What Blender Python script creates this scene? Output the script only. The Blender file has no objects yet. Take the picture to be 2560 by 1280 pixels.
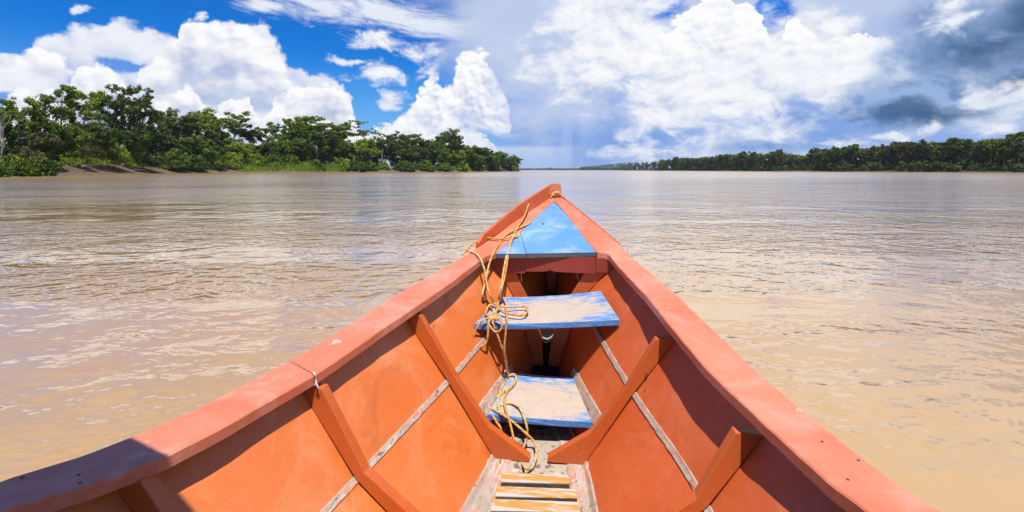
import bpy, bmesh, math, random
from mathutils import Vector, Matrix, noise as mnoise

S = bpy.context.scene
COL = S.collection
R = math.radians

# ------------------------------------------------------------------ camera
EYE = 1.5                       # metres above the water
FPX, CX, HY = 1280.0, 1280.0, 425.0   # focal length, centre and horizon row of a 2560 px wide frame
cam = bpy.data.cameras.new("camera")
cam.sensor_width = 36.0
cam.lens = 18.0
cam.shift_y = (HY - 640.0) / 2560.0
cam.clip_start = 0.02
cam.clip_end = 60000
camo = bpy.data.objects.new("camera", cam)
COL.objects.link(camo)
camo.location = (0, 0, EYE)
camo.rotation_euler = (R(90), 0, 0)
S.camera = camo

# ------------------------------------------------------------------ light
SUN_AZ, SUN_EL = 170.5, 69.0     # azimuth clockwise from +Y, elevation
sun = bpy.data.lights.new("sun", 'SUN')
sun.energy = 5.0
sun.angle = R(0.5)
sun.color = (1.0, 0.95, 0.87)
suno = bpy.data.objects.new("sun", sun)
COL.objects.link(suno)
sv = Vector((math.sin(R(SUN_AZ)) * math.cos(R(SUN_EL)), math.cos(R(SUN_AZ)) * math.cos(R(SUN_EL)), math.sin(R(SUN_EL))))
suno.rotation_euler = sv.to_track_quat('Z', 'Y').to_euler()
suno.location = sv * 60

S.view_settings.view_transform = 'Standard'
S.view_settings.look = 'None'
S.view_settings.exposure = 0.22
S.view_settings.gamma = 1.0
S.render.film_transparent = False
S.cycles.max_bounces = 7
S.cycles.diffuse_bounces = 1
S.cycles.glossy_bounces = 3
S.cycles.transmission_bounces = 2
S.cycles.transparent_max_bounces = 6
S.cycles.volume_bounces = 0
S.cycles.caustics_reflective = False
S.cycles.caustics_refractive = False
S.cycles.sample_clamp_indirect = 4.0


# ------------------------------------------------------------------ node helper
class NT:
    """small helper that writes node maths as expressions"""
    def __init__(self, tree):
        self.t = tree
        self.L = tree.links

    def n(self, typ, **kw):
        nd = self.t.nodes.new(typ)
        for k, v in kw.items():
            setattr(nd, k, v)
        return nd

    def put(self, sock, v):
        if v is None:
            return
        if isinstance(v, bpy.types.NodeSocket):
            self.L.new(v, sock)
        else:
            if isinstance(v, (tuple, list)) and len(v) == 3 and sock.type == 'RGBA':
                v = (*v, 1)
            sock.default_value = v

    def m(self, op, a, b=None, c=None, clamp=False):
        nd = self.n('ShaderNodeMath', operation=op, use_clamp=clamp)
        for i, v in enumerate((a, b, c)):
            self.put(nd.inputs[i], v)
        return nd.outputs[0]

    def add(self, a, b): return self.m('ADD', a, b)
    def sub(self, a, b): return self.m('SUBTRACT', a, b)
    def mul(self, a, b): return self.m('MULTIPLY', a, b)
    def mad(self, a, b, c): return self.m('MULTIPLY_ADD', a, b, c)
    def mx(self, a, b): return self.m('MAXIMUM', a, b)
    def mn(self, a, b): return self.m('MINIMUM', a, b)

    def step(self, v, lo, hi, a=0.0, b=1.0, smooth=True):
        nd = self.n('ShaderNodeMapRange', interpolation_type='SMOOTHSTEP' if smooth else 'LINEAR')
        nd.clamp = True
        for i, x in enumerate((v, lo, hi, a, b)):
            self.put(nd.inputs[i], x)
        return nd.outputs[0]

    def vec(self, x, y, z=0.0):
        nd = self.n('ShaderNodeCombineXYZ')
        for i, v in enumerate((x, y, z)):
            self.put(nd.inputs[i], v)
        return nd.outputs[0]

    def sep(self, v):
        nd = self.n('ShaderNodeSeparateXYZ')
        self.put(nd.inputs[0], v)
        return nd.outputs

    def vm(self, op, a, b=None):
        nd = self.n('ShaderNodeVectorMath', operation=op)
        self.put(nd.inputs[0], a)
        if b is not None:
            self.put(nd.inputs[1], b)
        return nd.outputs[0]

    def noise(self, v, scale, detail=3.0, rough=0.5, dist=0.0, dims='3D', color=False):
        nd = self.n('ShaderNodeTexNoise', noise_dimensions=dims)
        self.put(nd.inputs['Vector'], v)
        nd.inputs['Scale'].default_value = scale
        nd.inputs['Detail'].default_value = detail
        nd.inputs['Roughness'].default_value = rough
        nd.inputs['Distortion'].default_value = dist
        return nd.outputs['Color' if color else 'Fac']

    def voro(self, v, scale, detail=0.0, rough=0.5, dims='2D', feature='F1', out='Distance', rnd=1.0):
        nd = self.n('ShaderNodeTexVoronoi', voronoi_dimensions=dims, feature=feature)
        self.put(nd.inputs['Vector'], v)
        nd.inputs['Scale'].default_value = scale
        if 'Detail' in nd.inputs and feature != 'DISTANCE_TO_EDGE':
            nd.inputs['Detail'].default_value = detail
            nd.inputs['Roughness'].default_value = rough
            nd.normalize = True
        nd.inputs['Randomness'].default_value = rnd
        return nd.outputs[out]

    def mix(self, f, a, b, mode='MIX'):
        nd = self.n('ShaderNodeMix', data_type='RGBA', blend_type=mode)
        nd.clamp_factor = True
        self.put(nd.inputs[0], f)
        self.put(nd.inputs[6], a)
        self.put(nd.inputs[7], b)
        return nd.outputs[2]

    def curve(self, x, pts):
        nd = self.n('ShaderNodeFloatCurve')
        c = nd.mapping.curves[0]
        pts = sorted(pts)
        c.points[0].location = pts[0]
        c.points[1].location = pts[-1]
        for p in pts[1:-1]:
            c.points.new(*p)
        for p in c.points:
            p.handle_type = 'AUTO_CLAMPED'
        nd.mapping.update()
        self.put(nd.inputs['Value'], x)
        return nd.outputs[0]


# ------------------------------------------------------------------ sky
def pix_dir(px, py):
    """direction of a point of the frame as azimuth and elevation in degrees"""
    return math.degrees(math.atan2(px - CX, FPX)), math.degrees(math.atan2(HY - py, math.hypot(FPX, px - CX)))


world = bpy.data.worlds.new("World")
S.world = world
world.use_nodes = True
world.cycles.sampling_method = 'NONE'
wt = world.node_tree
wt.nodes.clear()
W = NT(wt)
tc = W.n('ShaderNodeTexCoord')
dx, dy, dz = W.sep(tc.outputs['Generated'])
AZ = W.mul(W.m('ARCTAN2', dx, dy), 180 / math.pi)
EL = W.mul(W.m('ARCSINE', dz), 180 / math.pi)

sky = W.n('ShaderNodeTexSky', sky_type='NISHITA')
sky.sun_disc = False
sky.sun_elevation = R(SUN_EL)
sky.sun_rotation = R(SUN_AZ)
sky.air_density = 1.0
sky.dust_density = 0.4
sky.ozone_density = 3.0
hs = W.n('ShaderNodeHueSaturation')
hs.inputs['Hue'].default_value = 0.497
hs.inputs['Saturation'].default_value = 1.32
hs.inputs['Value'].default_value = 1.0
W.put(hs.inputs['Color'], sky.outputs[0])
SKYSTR = 0.085
# radiances below are written as seen in the picture; they are divided by the strength of the background
blue = W.mix(1.0, hs.outputs[0], (0.10, 0.72, 1.36), 'MULTIPLY')


AZN = None
WARP = W.vm('SUBTRACT', W.noise(W.vec(AZ, W.mul(EL, 1.3), 77.0), 0.16, 5.0, 0.62, color=True), (0.5, 0.5, 0.5))
WX, WY, _ = W.sep(WARP)
AW = W.mad(WX, 7.0, AZ)         # wind-torn coordinates
EW = W.mad(WY, 4.5, EL)


def heap(pts, seed, size=7.0, amp=2.0, puff=2.0, soft=0.3, deep=7.0, ends=(-10, -10), base=None, gain=0.3, drop=0.45, warp=0.45):
    """a cumulus bank under the skyline pts; returns its cover and its light"""
    pc = []
    for px, py in pts:
        a, e = pix_dir(px, py)
        pc.append(((a + 60) / 120, max(0.0, min(1.0, (e + 15) / 55))))
    pc = [(0.0, (ends[0] + 15) / 55)] + pc + [(1.0, (ends[1] + 15) / 55)]
    ax = W.mad(W.sub(AW, AZ), warp, AZ)
    ex = W.mad(W.sub(EW, EL), warp, EL)

    def dens(da, de, det, vd):
        a = W.add(ax, da) if da else ax
        e = W.add(ex, de) if de else ex
        T = W.mad(W.curve(W.m('MULTIPLY_ADD', a, 1 / 120, 0.5, clamp=True), pc), 55.0, -15.0)
        n1 = W.noise(W.vec(a, W.mul(e, 1.2), seed), 1.0 / size, det, 0.60)
        p = W.voro(W.vec(W.add(a, seed * 13.1), W.mul(e, 1.2)), 2.6 / size, vd, 0.55)
        D = W.sub(T, e)
        D = W.mad(W.sub(n1, 0.5), amp * 2.0, D)
        return W.mad(W.sub(0.40, p), puff * 2.0, D)
    D = dens(0, 0, 6.0, 2.0)
    cover = W.step(D, 0.0, soft)
    if base:
        cover = W.mul(cover, W.step(EW, base[0], base[1]))
    va = W.mad(W.sub(AW, AZ), 0.35, AZ)
    ve = W.mad(W.sub(EW, EL), 0.35, EL)
    r1 = W.noise(W.vec(va, W.mul(ve, 1.35), seed + 5.5), 1.6 / size, 5.0, 0.58)
    r2 = W.noise(W.vec(W.add(va, size * 0.10), W.mul(W.add(ve, size * 0.13), 1.35), seed + 5.5), 1.6 / size, 2.5, 0.58)
    light = W.mad(W.sub(r1, r2), gain * 6.0, 0.92)
    light = W.m('SUBTRACT', light, W.step(W.mad(W.sub(r1, 0.5), 6.0, D), 0.3, deep, 0.0, drop), clamp=True)
    return cover, light


def patch(cx, cy, rx, ry, w=1.0):
    """an elliptical region of the sky given in frame pixels: 1 in its middle, 0 on its rim, negative outside"""
    a0, e0 = pix_dir(cx, cy)
    a1, _e = pix_dir(cx + rx, cy)
    ra = abs(a1 - a0)
    re = ry / FPX * 57.3 * math.cos(R(a0))
    ax = W.mad(W.sub(AW, AZ), w, AZ) if w != 1.0 else AW
    ex = W.mad(W.sub(EW, EL), w, EL) if w != 1.0 else EW
    v = W.n('ShaderNodeVectorMath', operation='LENGTH')
    W.put(v.inputs[0], W.vec(W.mad(ax, 1 / ra, -a0 / ra), W.mad(ex, 1 / re, -e0 / re)))
    return W.sub(1.0, v.outputs['Value'])


def mxs(*v):
    r = v[0]
    for x in v[1:]:
        r = W.mx(r, x)
    return r


def lerp_cols(f, lo, mid, hi):
    c = W.mix(W.step(f, 0.0, 0.5, smooth=False), lo, mid)
    return W.mix(W.step(f, 0.45, 0.95, smooth=False), c, hi)


def K(*c):
    """an sRGB colour 0-255 as a radiance for this background's strength"""
    f = lambda v: ((v / 255 + 0.055) / 1.055) ** 2.4 if v > 10 else v / 255 / 12.92
    return tuple(f(v) / SKYSTR / 2 ** 0.22 for v in c)


def background(col):
    b = W.n('ShaderNodeBackground')
    b.inputs['Strength'].default_value = SKYSTR
    W.put(b.inputs['Color'], col)
    return b.outputs[0]


AIR = [background(blue)]


def layer(fac, col):
    """lay one sheet of cloud over what is behind it"""
    mxn = W.n('ShaderNodeMixShader')
    W.put(mxn.inputs[0], fac)
    W.L.new(AIR[0], mxn.inputs[1])
    W.L.new(background(col), mxn.inputs[2])
    AIR[0] = mxn.outputs[0]


layer(W.step(EL, 0.0, 13.0, 0.8, 0.0), K(140, 188, 242))
NB = W.noise(W.vec(AZ, W.mul(EL, 1.6), 3.3), 0.075, 7.0, 0.6, 0.3)
NM = W.noise(W.vec(AZ, W.mul(EL, 1.7), 9.1), 0.24, 7.0, 0.62, 0.4)
NM2 = W.noise(W.vec(W.add(AZ, 0.7), W.mul(W.add(EL, 0.8), 1.7), 9.1), 0.24, 4.0, 0.62, 0.4)
RELIEF = W.m('MULTIPLY_ADD', W.sub(NM, NM2), 2.6, 0.6, clamp=True)
WS = W.noise(W.vec(W.mul(AZ, 0.5), W.mad(AZ, 0.42, W.mul(EL, 2.4)), 5.0), 0.24, 8.0, 0.68, 0.6)

# scattered cloud over the rest of the sky
hi = W.step(W.mad(W.step(EL, 20, 45, 0.0, 1.0), -0.03, NB), 0.50, 0.72)
hi = W.mul(hi, W.step(EL, 15.0, 24.0))
layer(W.mul(hi, 0.85), K(214, 216, 226))

# wisps at the top, left of the middle
m = mxs(patch(900, 30, 270, 60, 0.5), patch(1080, 66, 180, 40, 0.5), patch(650, 18, 110, 24, 0.5))
wz = W.step(W.mad(W.sub(WS, 0.5), 3.0, m), 0.0, 0.9)
layer(W.mul(wz, 0.92), K(238, 242, 250))
# small puffs
m = mxs(patch(960, 110, 74, 26), patch(1065, 142, 78, 46, 0.6), patch(940, 186, 110, 30), patch(968, 260, 44, 26), patch(205, 18, 24, 18),
        patch(870, 150, 70, 14))
pz = W.step(W.mad(W.sub(NM, 0.5), 3.0, m), 0.05, 0.8)
layer(W.mul(pz, 0.95), lerp_cols(RELIEF, K(196, 208, 236), K(226, 232, 245), K(252, 252, 254)))

LO, MI, HI_ = K(158, 175, 216), K(212, 218, 237), K(254, 254, 254)
# left cumulus, four banks from back to front
cv, lt = heap([(0, 150), (50, 125), (100, 100), (140, 52), (190, 42), (250, 60), (292, 28), (340, 50), (450, 62), (520, 60), (640, 66), (700, 125), (730, 150), (800, 178), (850, 205),
               (890, 300), (930, 330), (1000, 322), (1100, 340), (1200, 345), (1300, 500)], 2.0, size=6.5, amp=2.6, puff=1.5, soft=0.9, ends=(12, -10), drop=0.35, warp=0.5)
layer(W.mul(cv, 0.92), lerp_cols(lt, K(160, 180, 224), K(204, 213, 236), K(246, 247, 251)))
gp = W.step(W.mad(W.sub(NM, 0.5), 2.2, mxs(patch(300, 163, 90, 22), patch(210, 206, 60, 26), patch(20, 245, 60, 36))), 0.05, 0.6)
layer(W.mul(gp, 0.85), K(60, 140, 232))
cv, lt = heap([(0, 165), (45, 130), (100, 118), (160, 150), (190, 220), (225, 330), (290, 300), (340, 190), (390, 130), (430, 105), (484, 40), (545, 62), (600, 60), (650, 90), (690, 125), (715, 160),
               (755, 235), (800, 330), (900, 560)], 11.0, size=5.5, amp=1.9, puff=1.7, soft=0.8, ends=(11, -14), base=(6.5, 9.0), drop=0.55, deep=6.0)
layer(cv, lerp_cols(lt, LO, MI, HI_))
cv, lt = heap([(100, 560), (150, 330), (185, 175), (230, 150), (275, 165), (310, 215), (370, 250), (415, 235), (445, 195), (475, 205), (510, 270), (560, 305), (630, 310), (700, 225), (735, 205), (780, 205),
               (830, 205), (866, 240), (882, 285), (905, 330), (930, 420), (960, 560)], 19.0, size=4.6, amp=1.6, puff=1.5, soft=0.7, ends=(-14, -14), drop=0.62, deep=5.5)
layer(cv, lerp_cols(lt, LO, MI, HI_))
cv, lt = heap([(0, 290), (30, 245), (75, 220), (110, 225), (150, 290), (220, 400), (480, 400), (540, 285), (585, 245), (622, 245), (645, 300), (664, 290), (692, 268), (735, 290),
               (790, 300), (840, 318), (900, 330), (960, 318), (1010, 300), (1100, 318), (1180, 330), (1260, 420), (1320, 560)],
              29.0, size=3.6, amp=1.1, puff=1.2, soft=0.35, ends=(6, -14), drop=0.5, deep=5.0)
layer(W.mul(cv, 0.96), lerp_cols(lt, K(178, 196, 232), MI, HI_))

# the pale veil with falling rain to the right of the middle
edge = W.mad(W.sub(NB, 0.5), 10.0, W.mad(EL, 0.42, AW))
veil = W.mul(W.step(edge, -5.2, 3.0), W.step(W.mad(W.sub(NB, 0.5), 12.0, EL), 42.0, 26.0))
rain = W.noise(W.vec(AZ, W.mul(EL, 0.04), 1.0), 0.55, 2.0, 0.5)
vcol = W.mix(W.step(W.mad(W.sub(NM, 0.5), 10.0, EW), 1.0, 16.0), K(124, 162, 226), K(194, 208, 237))
vcol = W.mix(W.mul(W.step(NB, 0.42, 0.66), 0.6), vcol, K(216, 223, 241))
shaft = W.step(W.m('ABSOLUTE', W.sub(AZ, 7.4)), 4.5, 0.0)
vcol = W.mix(W.mul(W.mul(shaft, W.step(rain, 0.3, 0.75)), 0.55), vcol, K(186, 204, 241))
layer(W.mul(veil, 0.95), vcol)
m = mxs(patch(1665, 18, 80, 52, 0.6), patch(1935, 40, 60, 90, 0.5), patch(1962, 70, 44, 60, 0.5))
gp = W.step(W.mad(W.sub(NM, 0.5), 2.4, m), 0.0, 0.45)
layer(gp, W.mix(W.step(NM, 0.46, 0.66), K(36, 120, 226), K(120, 170, 236)))
# centre tower
cv, lt = heap([(930, 560), (975, 330), (1030, 262), (1056, 200), (1082, 180), (1106, 214), (1132, 200), (1152, 152), (1190, 124), (1228, 140), (1246, 190), (1268, 250),
               (1276, 330), (1300, 560)],
              23.0, size=3.4, amp=1.6, puff=1.3, soft=0.8, ends=(-14, -14), base=(3.6, 5.4), gain=0.5, drop=0.5, deep=6)
cv = W.mul(cv, W.step(W.mad(W.sub(EL, 8.0), 0.12, AW), 0.4, -2.2))
layer(cv, lerp_cols(lt, K(186, 202, 234), K(226, 231, 245), K(255, 255, 255)))
# white mass on the right
m = mxs(patch(1560, 120, 300, 150), patch(1800, 190, 430, 150), patch(2120, 190, 250, 120), patch(1450, 20, 170, 110), patch(1720, 290, 190, 60), patch(2080, 60, 150, 60))
wm = W.step(W.mad(W.sub(NM, 0.5), 1.7, W.mad(W.sub(NB, 0.5), 1.0, m)), -0.05, 0.55)
layer(W.mul(wm, 0.96), lerp_cols(W.m('MULTIPLY_ADD', m, 0.55, W.sub(RELIEF, 0.30), clamp=True), K(196, 207, 236), K(232, 236, 246), K(252, 252, 253)))
cv, lt = heap([(1480, 560), (1600, 150), (1690, 60), (1740, 14), (1800, -30), (1850, 14), (1895, 36), (1912, 80), (1935, 130), (1958, 60), (1985, 44), (2016, 76), (2040, 112), (2110, 105),
               (2150, 85), (2200, 92), (2260, 150), (2330, 560)], 41.0, size=3.6, amp=0.9, puff=1.1, soft=0.25, ends=(-14, -14), base=(9.0, 12.5), gain=0.45, drop=0.4)
layer(W.mul(cv, W.step(AZ, 44, 34)), lerp_cols(lt, K(206, 215, 239), K(238, 240, 248), K(255, 255, 255)))
# lower banks on the right, over the trees
m = mxs(patch(1830, 325, 280, 70), patch(2120, 395, 260, 40), patch(1600, 380, 120, 40), patch(2420, 290, 200, 60), patch(1563, 333, 54, 26, 0.5), patch(2500, 245, 100, 50))
lb = W.step(W.mad(W.sub(NM, 0.5), 2.6, m), -0.05, 0.8)
layer(W.mul(lb, 0.85), lerp_cols(RELIEF, K(170, 192, 234), K(214, 223, 243), K(246, 248, 253)))
# dark rain clouds
ND = W.mad(W.sub(RELIEF, 0.5), 0.16, W.noise(W.vec(AZ, W.mul(EL, 1.25), 57.0), 0.17, 6.0, 0.55, 0.1))
m = mxs(patch(2250, 270, 290, 70), patch(2450, 105, 310, 150), patch(2540, 200, 150, 80), patch(2560, 60, 190, 170), patch(1890, 368, 120, 15, 0.4), patch(2330, 230, 220, 70))
dk = W.step(W.mad(W.sub(ND, 0.5), 2.3, m), -0.2, 0.8)
dkc = W.mix(W.step(AZ, 22.0, 42.0), K(92, 142, 214), K(74, 116, 166))
layer(W.mul(dk, 0.92), W.mix(W.step(W.mad(W.sub(RELIEF, 0.5), 0.25, ND), 0.36, 0.66), dkc, K(150, 178, 222)))
m = mxs(patch(2490, 120, 240, 80), patch(2550, 200, 150, 44), patch(2230, 292, 330, 30), patch(2570, 60, 190, 130))
dk2 = W.step(W.mad(W.sub(ND, 0.5), 2.4, m), -0.1, 1.0)
layer(W.mul(dk2, 0.85), W.mix(W.step(AZ, 26.0, 40.0), K(50, 104, 176), K(46, 84, 126)))
m = mxs(patch(2120, 352, 80, 16), patch(2330, 315, 40, 46), patch(2450, 240, 80, 44), patch(2535, 265, 80, 50), patch(2230, 340, 120, 16), patch(2390, 60, 60, 50))
lb = W.step(W.mad(W.sub(NM, 0.5), 3.0, m), 0.1, 0.9)
layer(W.mul(lb, 0.85), lerp_cols(RELIEF, K(176, 198, 232), K(220, 228, 243), K(250, 250, 253)))
# bright band under the rain base, left of the shaft
lowb = W.mul(W.step(W.mad(W.sub(NM, 0.5), 0.5, EL), 2.9, 2.3), W.mul(W.step(AW, 9.0, 4.0), W.step(AZ, -12.0, -3.0)))
layer(W.mul(lowb, 0.62), W.mix(W.step(W.mad(W.sub(NM, 0.5), 2.0, EL), 0.0, 2.6), K(178, 204, 243), K(218, 228, 247)))

wo = W.n('ShaderNodeOutputWorld')
W.L.new(AIR[0], wo.inputs['Surface'])

# === STRUCTURE ===
# ------------------------------------------------------------------ mesh and tag helpers
import numpy as np


def tag(o, label=None, cat=None, group=None, kind=None):
    if label:
        o["label"] = label
    if cat:
        o["category"] = cat
    if group:
        o["group"] = group
    if kind:
        o["kind"] = kind
    return o


def empty(name, loc=(0, 0, 0), rz=0.0):
    o = bpy.data.objects.new(name, None)
    COL.objects.link(o)
    o.location = loc
    o.rotation_euler = (0, 0, rz)
    o.empty_display_size = 0.2
    return o


class MB:
    """collects faces of one mesh"""
    def __init__(self):
        self.v, self.f, self.uv, self.mi = [], [], {}, []

    def poly(self, pts, m=0):
        b = len(self.v)
        self.v += [tuple(p) for p in pts]
        self.f.append(tuple(range(b, b + len(pts))))
        self.mi.append(m)

    def rows(self, rows, close=False, m=0):
        b = len(self.v)
        n = len(rows[0])
        for r in rows:
            self.v += [tuple(p) for p in r]
        for i in range(len(rows) - 1):
            for j in range(n if close else n - 1):
                k = (j + 1) % n
                self.f.append((b + i * n + j, b + i * n + k, b + (i + 1) * n + k, b + (i + 1) * n + j))
                self.mi.append(m)
        return b

    def loft(self, rings, m=0):
        """closed rings joined along, capped at both ends"""
        b = self.rows(rings, True, m)
        n = len(rings[0])
        self.f.append(tuple(b + j for j in reversed(range(n))))
        self.f.append(tuple(b + (len(rings) - 1) * n + j for j in range(n)))
        self.mi += [m, m]

    def prism(self, base, off):
        off = Vector(off)
        a = [Vector(p) for p in base]
        self.loft([a, [p + off for p in a]])

    def tube(self, pts, r, n=8, uv=False):
        pts = [Vector(p) for p in pts]
        rad = r if isinstance(r, (list, tuple)) else [r] * len(pts)
        up = Vector((0, 0, 1))
        rings = []
        ln = 0.0
        lens = []
        N = None
        for i, p in enumerate(pts):
            t = (pts[min(i + 1, len(pts) - 1)] - pts[max(i - 1, 0)])
            if t.length < 1e-9:
                t = Vector((0, 0, 1))
            t.normalize()
            if N is None:
                N = t.orthogonal().normalized()
            N = (N - t * N.dot(t))
            if N.length < 1e-6:
                N = t.orthogonal()
            N.normalize()
            B = t.cross(N)
            rings.append([p + (N * math.cos(a) + B * math.sin(a)) * rad[i] for a in [2 * math.pi * k / n for k in range(n)]])
            if i:
                ln += (p - pts[i - 1]).length
            lens.append(ln)
        f0 = len(self.f)
        self.loft(rings)
        if uv:
            k = f0
            for i in range(len(rings) - 1):
                for j in range(n):
                    self.uv[k] = [(j / n, lens[i]), ((j + 1) / n, lens[i]), ((j + 1) / n, lens[i + 1]), (j / n, lens[i + 1])]
                    k += 1

    def build(self, name, mats, parent=None, smooth=False, bevel=0.0, seg=2):
        me = bpy.data.meshes.new(name)
        me.from_pydata(self.v, [], self.f)
        mats = mats if isinstance(mats, (list, tuple)) else [mats]
        for m in mats:
            me.materials.append(m)
        if len(mats) > 1:
            me.polygons.foreach_set('material_index', self.mi)
        if self.uv:
            ul = me.uv_layers.new(name="UVMap")
            for pi, c in self.uv.items():
                p = me.polygons[pi]
                for li, uvc in zip(p.loop_indices, c):
                    ul.data[li].uv = uvc
        bm = bmesh.new()
        bm.from_mesh(me)
        bmesh.ops.remove_doubles(bm, verts=bm.verts, dist=1e-5)
        bmesh.ops.recalc_face_normals(bm, faces=bm.faces)
        if bevel:
            es = [e for e in bm.edges if len(e.link_faces) == 2 and e.calc_face_angle(0) > 0.6]
            bmesh.ops.bevel(bm, geom=es, offset=bevel, segments=seg, affect='EDGES', profile=0.6, clamp_overlap=True)
        bm.to_mesh(me)
        bm.free()
        if smooth:
            me.polygons.foreach_set('use_smooth', [True] * len(me.polygons))
        me.update()
        o = bpy.data.objects.new(name, me)
        COL.objects.link(o)
        if parent:
            o.parent = parent
        return o


def spline(pts, per=8):
    """a smooth curve through the points"""
    P = [Vector(p) for p in pts]
    out = []
    for i in range(len(P) - 1):
        p0, p1, p2, p3 = P[max(i - 1, 0)], P[i], P[i + 1], P[min(i + 2, len(P) - 1)]
        for k in range(per):
            t = k / per
            out.append(0.5 * ((2 * p1) + (p2 - p0) * t + (2 * p0 - 5 * p1 + 4 * p2 - p3) * t * t + (3 * p1 - p0 - 3 * p2 + p3) * t ** 3))
    out.append(P[-1])
    return out


def material(name):
    m = bpy.data.materials.new(name)
    m.use_nodes = True
    m.node_tree.nodes.clear()
    T = NT(m.node_tree)
    out = T.n('ShaderNodeOutputMaterial')
    p = T.n('ShaderNodeBsdfPrincipled')
    T.L.new(p.outputs[0], out.inputs[0])
    return m, T, p, out


def objco(T, which='Object'):
    return T.n('ShaderNodeTexCoord').outputs[which]


def set_bump(T, p, h, strength=0.3, dist=0.01):
    b = T.n('ShaderNodeBump')
    b.inputs['Strength'].default_value = strength
    b.inputs['Distance'].default_value = dist
    T.put(b.inputs['Height'], h)
    T.L.new(b.outputs[0], p.inputs['Normal'])


def paint(name, col, col2, worn, rough=0.42, wear=0.10, scratch=0.5, spec=0.5, grain=(1, 1, 1), wscale=7.0, dirt=(0.10, 0.06, 0.04), dirtamt=0.35, fade=None, fadeamt=0.4, dlev=0.66):
    """brushed boat paint: slow colour drift, scuffs, scratches, chips showing what is underneath, fine dirt"""
    m, T, p, _ = material(name)
    co = objco(T)
    a = T.noise(co, 1.7, 4.0, 0.55, 0.3)
    c = T.mix(T.step(a, 0.3, 0.7), col, col2)
    if fade:
        f = T.noise(T.vm('ADD', co, (3.1, 7.7, 1.3)), 2.8, 7.0, 0.68, 0.8)
        c = T.mix(T.mul(T.step(f, 0.44, 0.68), fadeamt), c, fade)
    g = T.vm('MULTIPLY', co, grain)
    br = T.noise(T.vm('MULTIPLY', co, (9.0, 0.9, 9.0)), 9.0, 5.0, 0.65, 0.4)
    c = T.mix(0.9, c, T.mix(br, (0.80, 0.76, 0.74), (1.14, 1.16, 1.2)), 'MULTIPLY')
    stn = T.noise(T.vm('ADD', co, (5.1, 1.7, 8.3)), 2.6, 7.0, 0.7, 1.2)
    c = T.mix(T.mul(T.step(stn, 0.54, 0.70), 0.32), c, tuple(v * 0.42 + 0.02 for v in col2))
    sc = T.noise(T.vm('MULTIPLY', g, (3.0, 17.0, 9.0)), 4.0, 4.0, 0.6, 1.6)
    c = T.mix(T.mul(T.step(sc, 0.64, 0.72), scratch), c, worn)
    d = T.noise(T.vm('ADD', co, (9.1, 2.7, 5.3)), 22.0, 4.0, 0.6)
    c = T.mix(T.mul(T.step(d, dlev, dlev + 0.1), dirtamt), c, dirt)
    s2 = T.noise(T.vm('MULTIPLY', T.vm('ADD', co, (1.3, 6.2, 2.2)), (22.0, 26.0, 5.0)), 1.0, 2.0, 0.5, 0.3)
    c = T.mix(T.mul(T.step(s2, 0.775, 0.80), 0.75), c, (0.05, 0.025, 0.02))
    w = T.noise(g, wscale, 9.0, 0.66, 0.6)
    ch = T.mul(T.step(w, 0.685 - wear, 0.71 - wear), 0.85)
    c = T.mix(ch, c, T.mix(T.noise(co, 60.0, 3.0), worn, tuple(x * 0.7 for x in worn)))
    T.put(p.inputs['Base Color'], c)
    T.put(p.inputs['Roughness'], T.mad(a, 0.16, T.mad(ch, 0.25, rough - 0.08)))
    p.inputs['Specular IOR Level'].default_value = spec
    h = T.mad(T.noise(co, 30.0, 5.0, 0.6), 0.5, T.mul(ch, -0.6))
    set_bump(T, p, h, 0.25, 0.004)
    return m


M = {}
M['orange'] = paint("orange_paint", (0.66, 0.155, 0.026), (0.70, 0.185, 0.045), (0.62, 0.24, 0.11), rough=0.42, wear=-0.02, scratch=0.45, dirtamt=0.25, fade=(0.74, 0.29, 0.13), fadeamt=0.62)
M['red_orange_shaded'] = paint("red_orange_shaded_paint", (0.57, 0.10, 0.018), (0.62, 0.13, 0.034), (0.60, 0.23, 0.12), rough=0.42, wear=-0.02, scratch=0.5, dirtamt=0.4, fade=(0.66, 0.20, 0.09), fadeamt=0.5)  # red-orange of the bulwark; on the right hull side it carries painted-in shade
M['cap'] = paint("gunwale_paint", (0.66, 0.165, 0.075), (0.70, 0.225, 0.125), (0.74, 0.52, 0.44), rough=0.34, wear=0.03, scratch=0.3, dirtamt=0.25, fade=(0.75, 0.33, 0.23), fadeamt=0.75, spec=0.35)
M['rib'] = paint("rib_paint", (0.56, 0.11, 0.018), (0.60, 0.13, 0.03), (0.62, 0.26, 0.13), rough=0.40, wear=-0.01, scratch=0.4, dirtamt=0.5)
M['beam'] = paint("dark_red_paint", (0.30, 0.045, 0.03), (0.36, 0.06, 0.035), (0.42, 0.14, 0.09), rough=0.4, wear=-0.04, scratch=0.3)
M['blue_deck'] = paint("pale_blue_paint", (0.105, 0.285, 0.66), (0.14, 0.33, 0.70), (0.55, 0.62, 0.74), rough=0.36, wear=0.0, scratch=0.5, dirt=(0.3, 0.2, 0.12), dirtamt=0.1, fade=(0.40, 0.52, 0.70), fadeamt=0.7)
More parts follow.
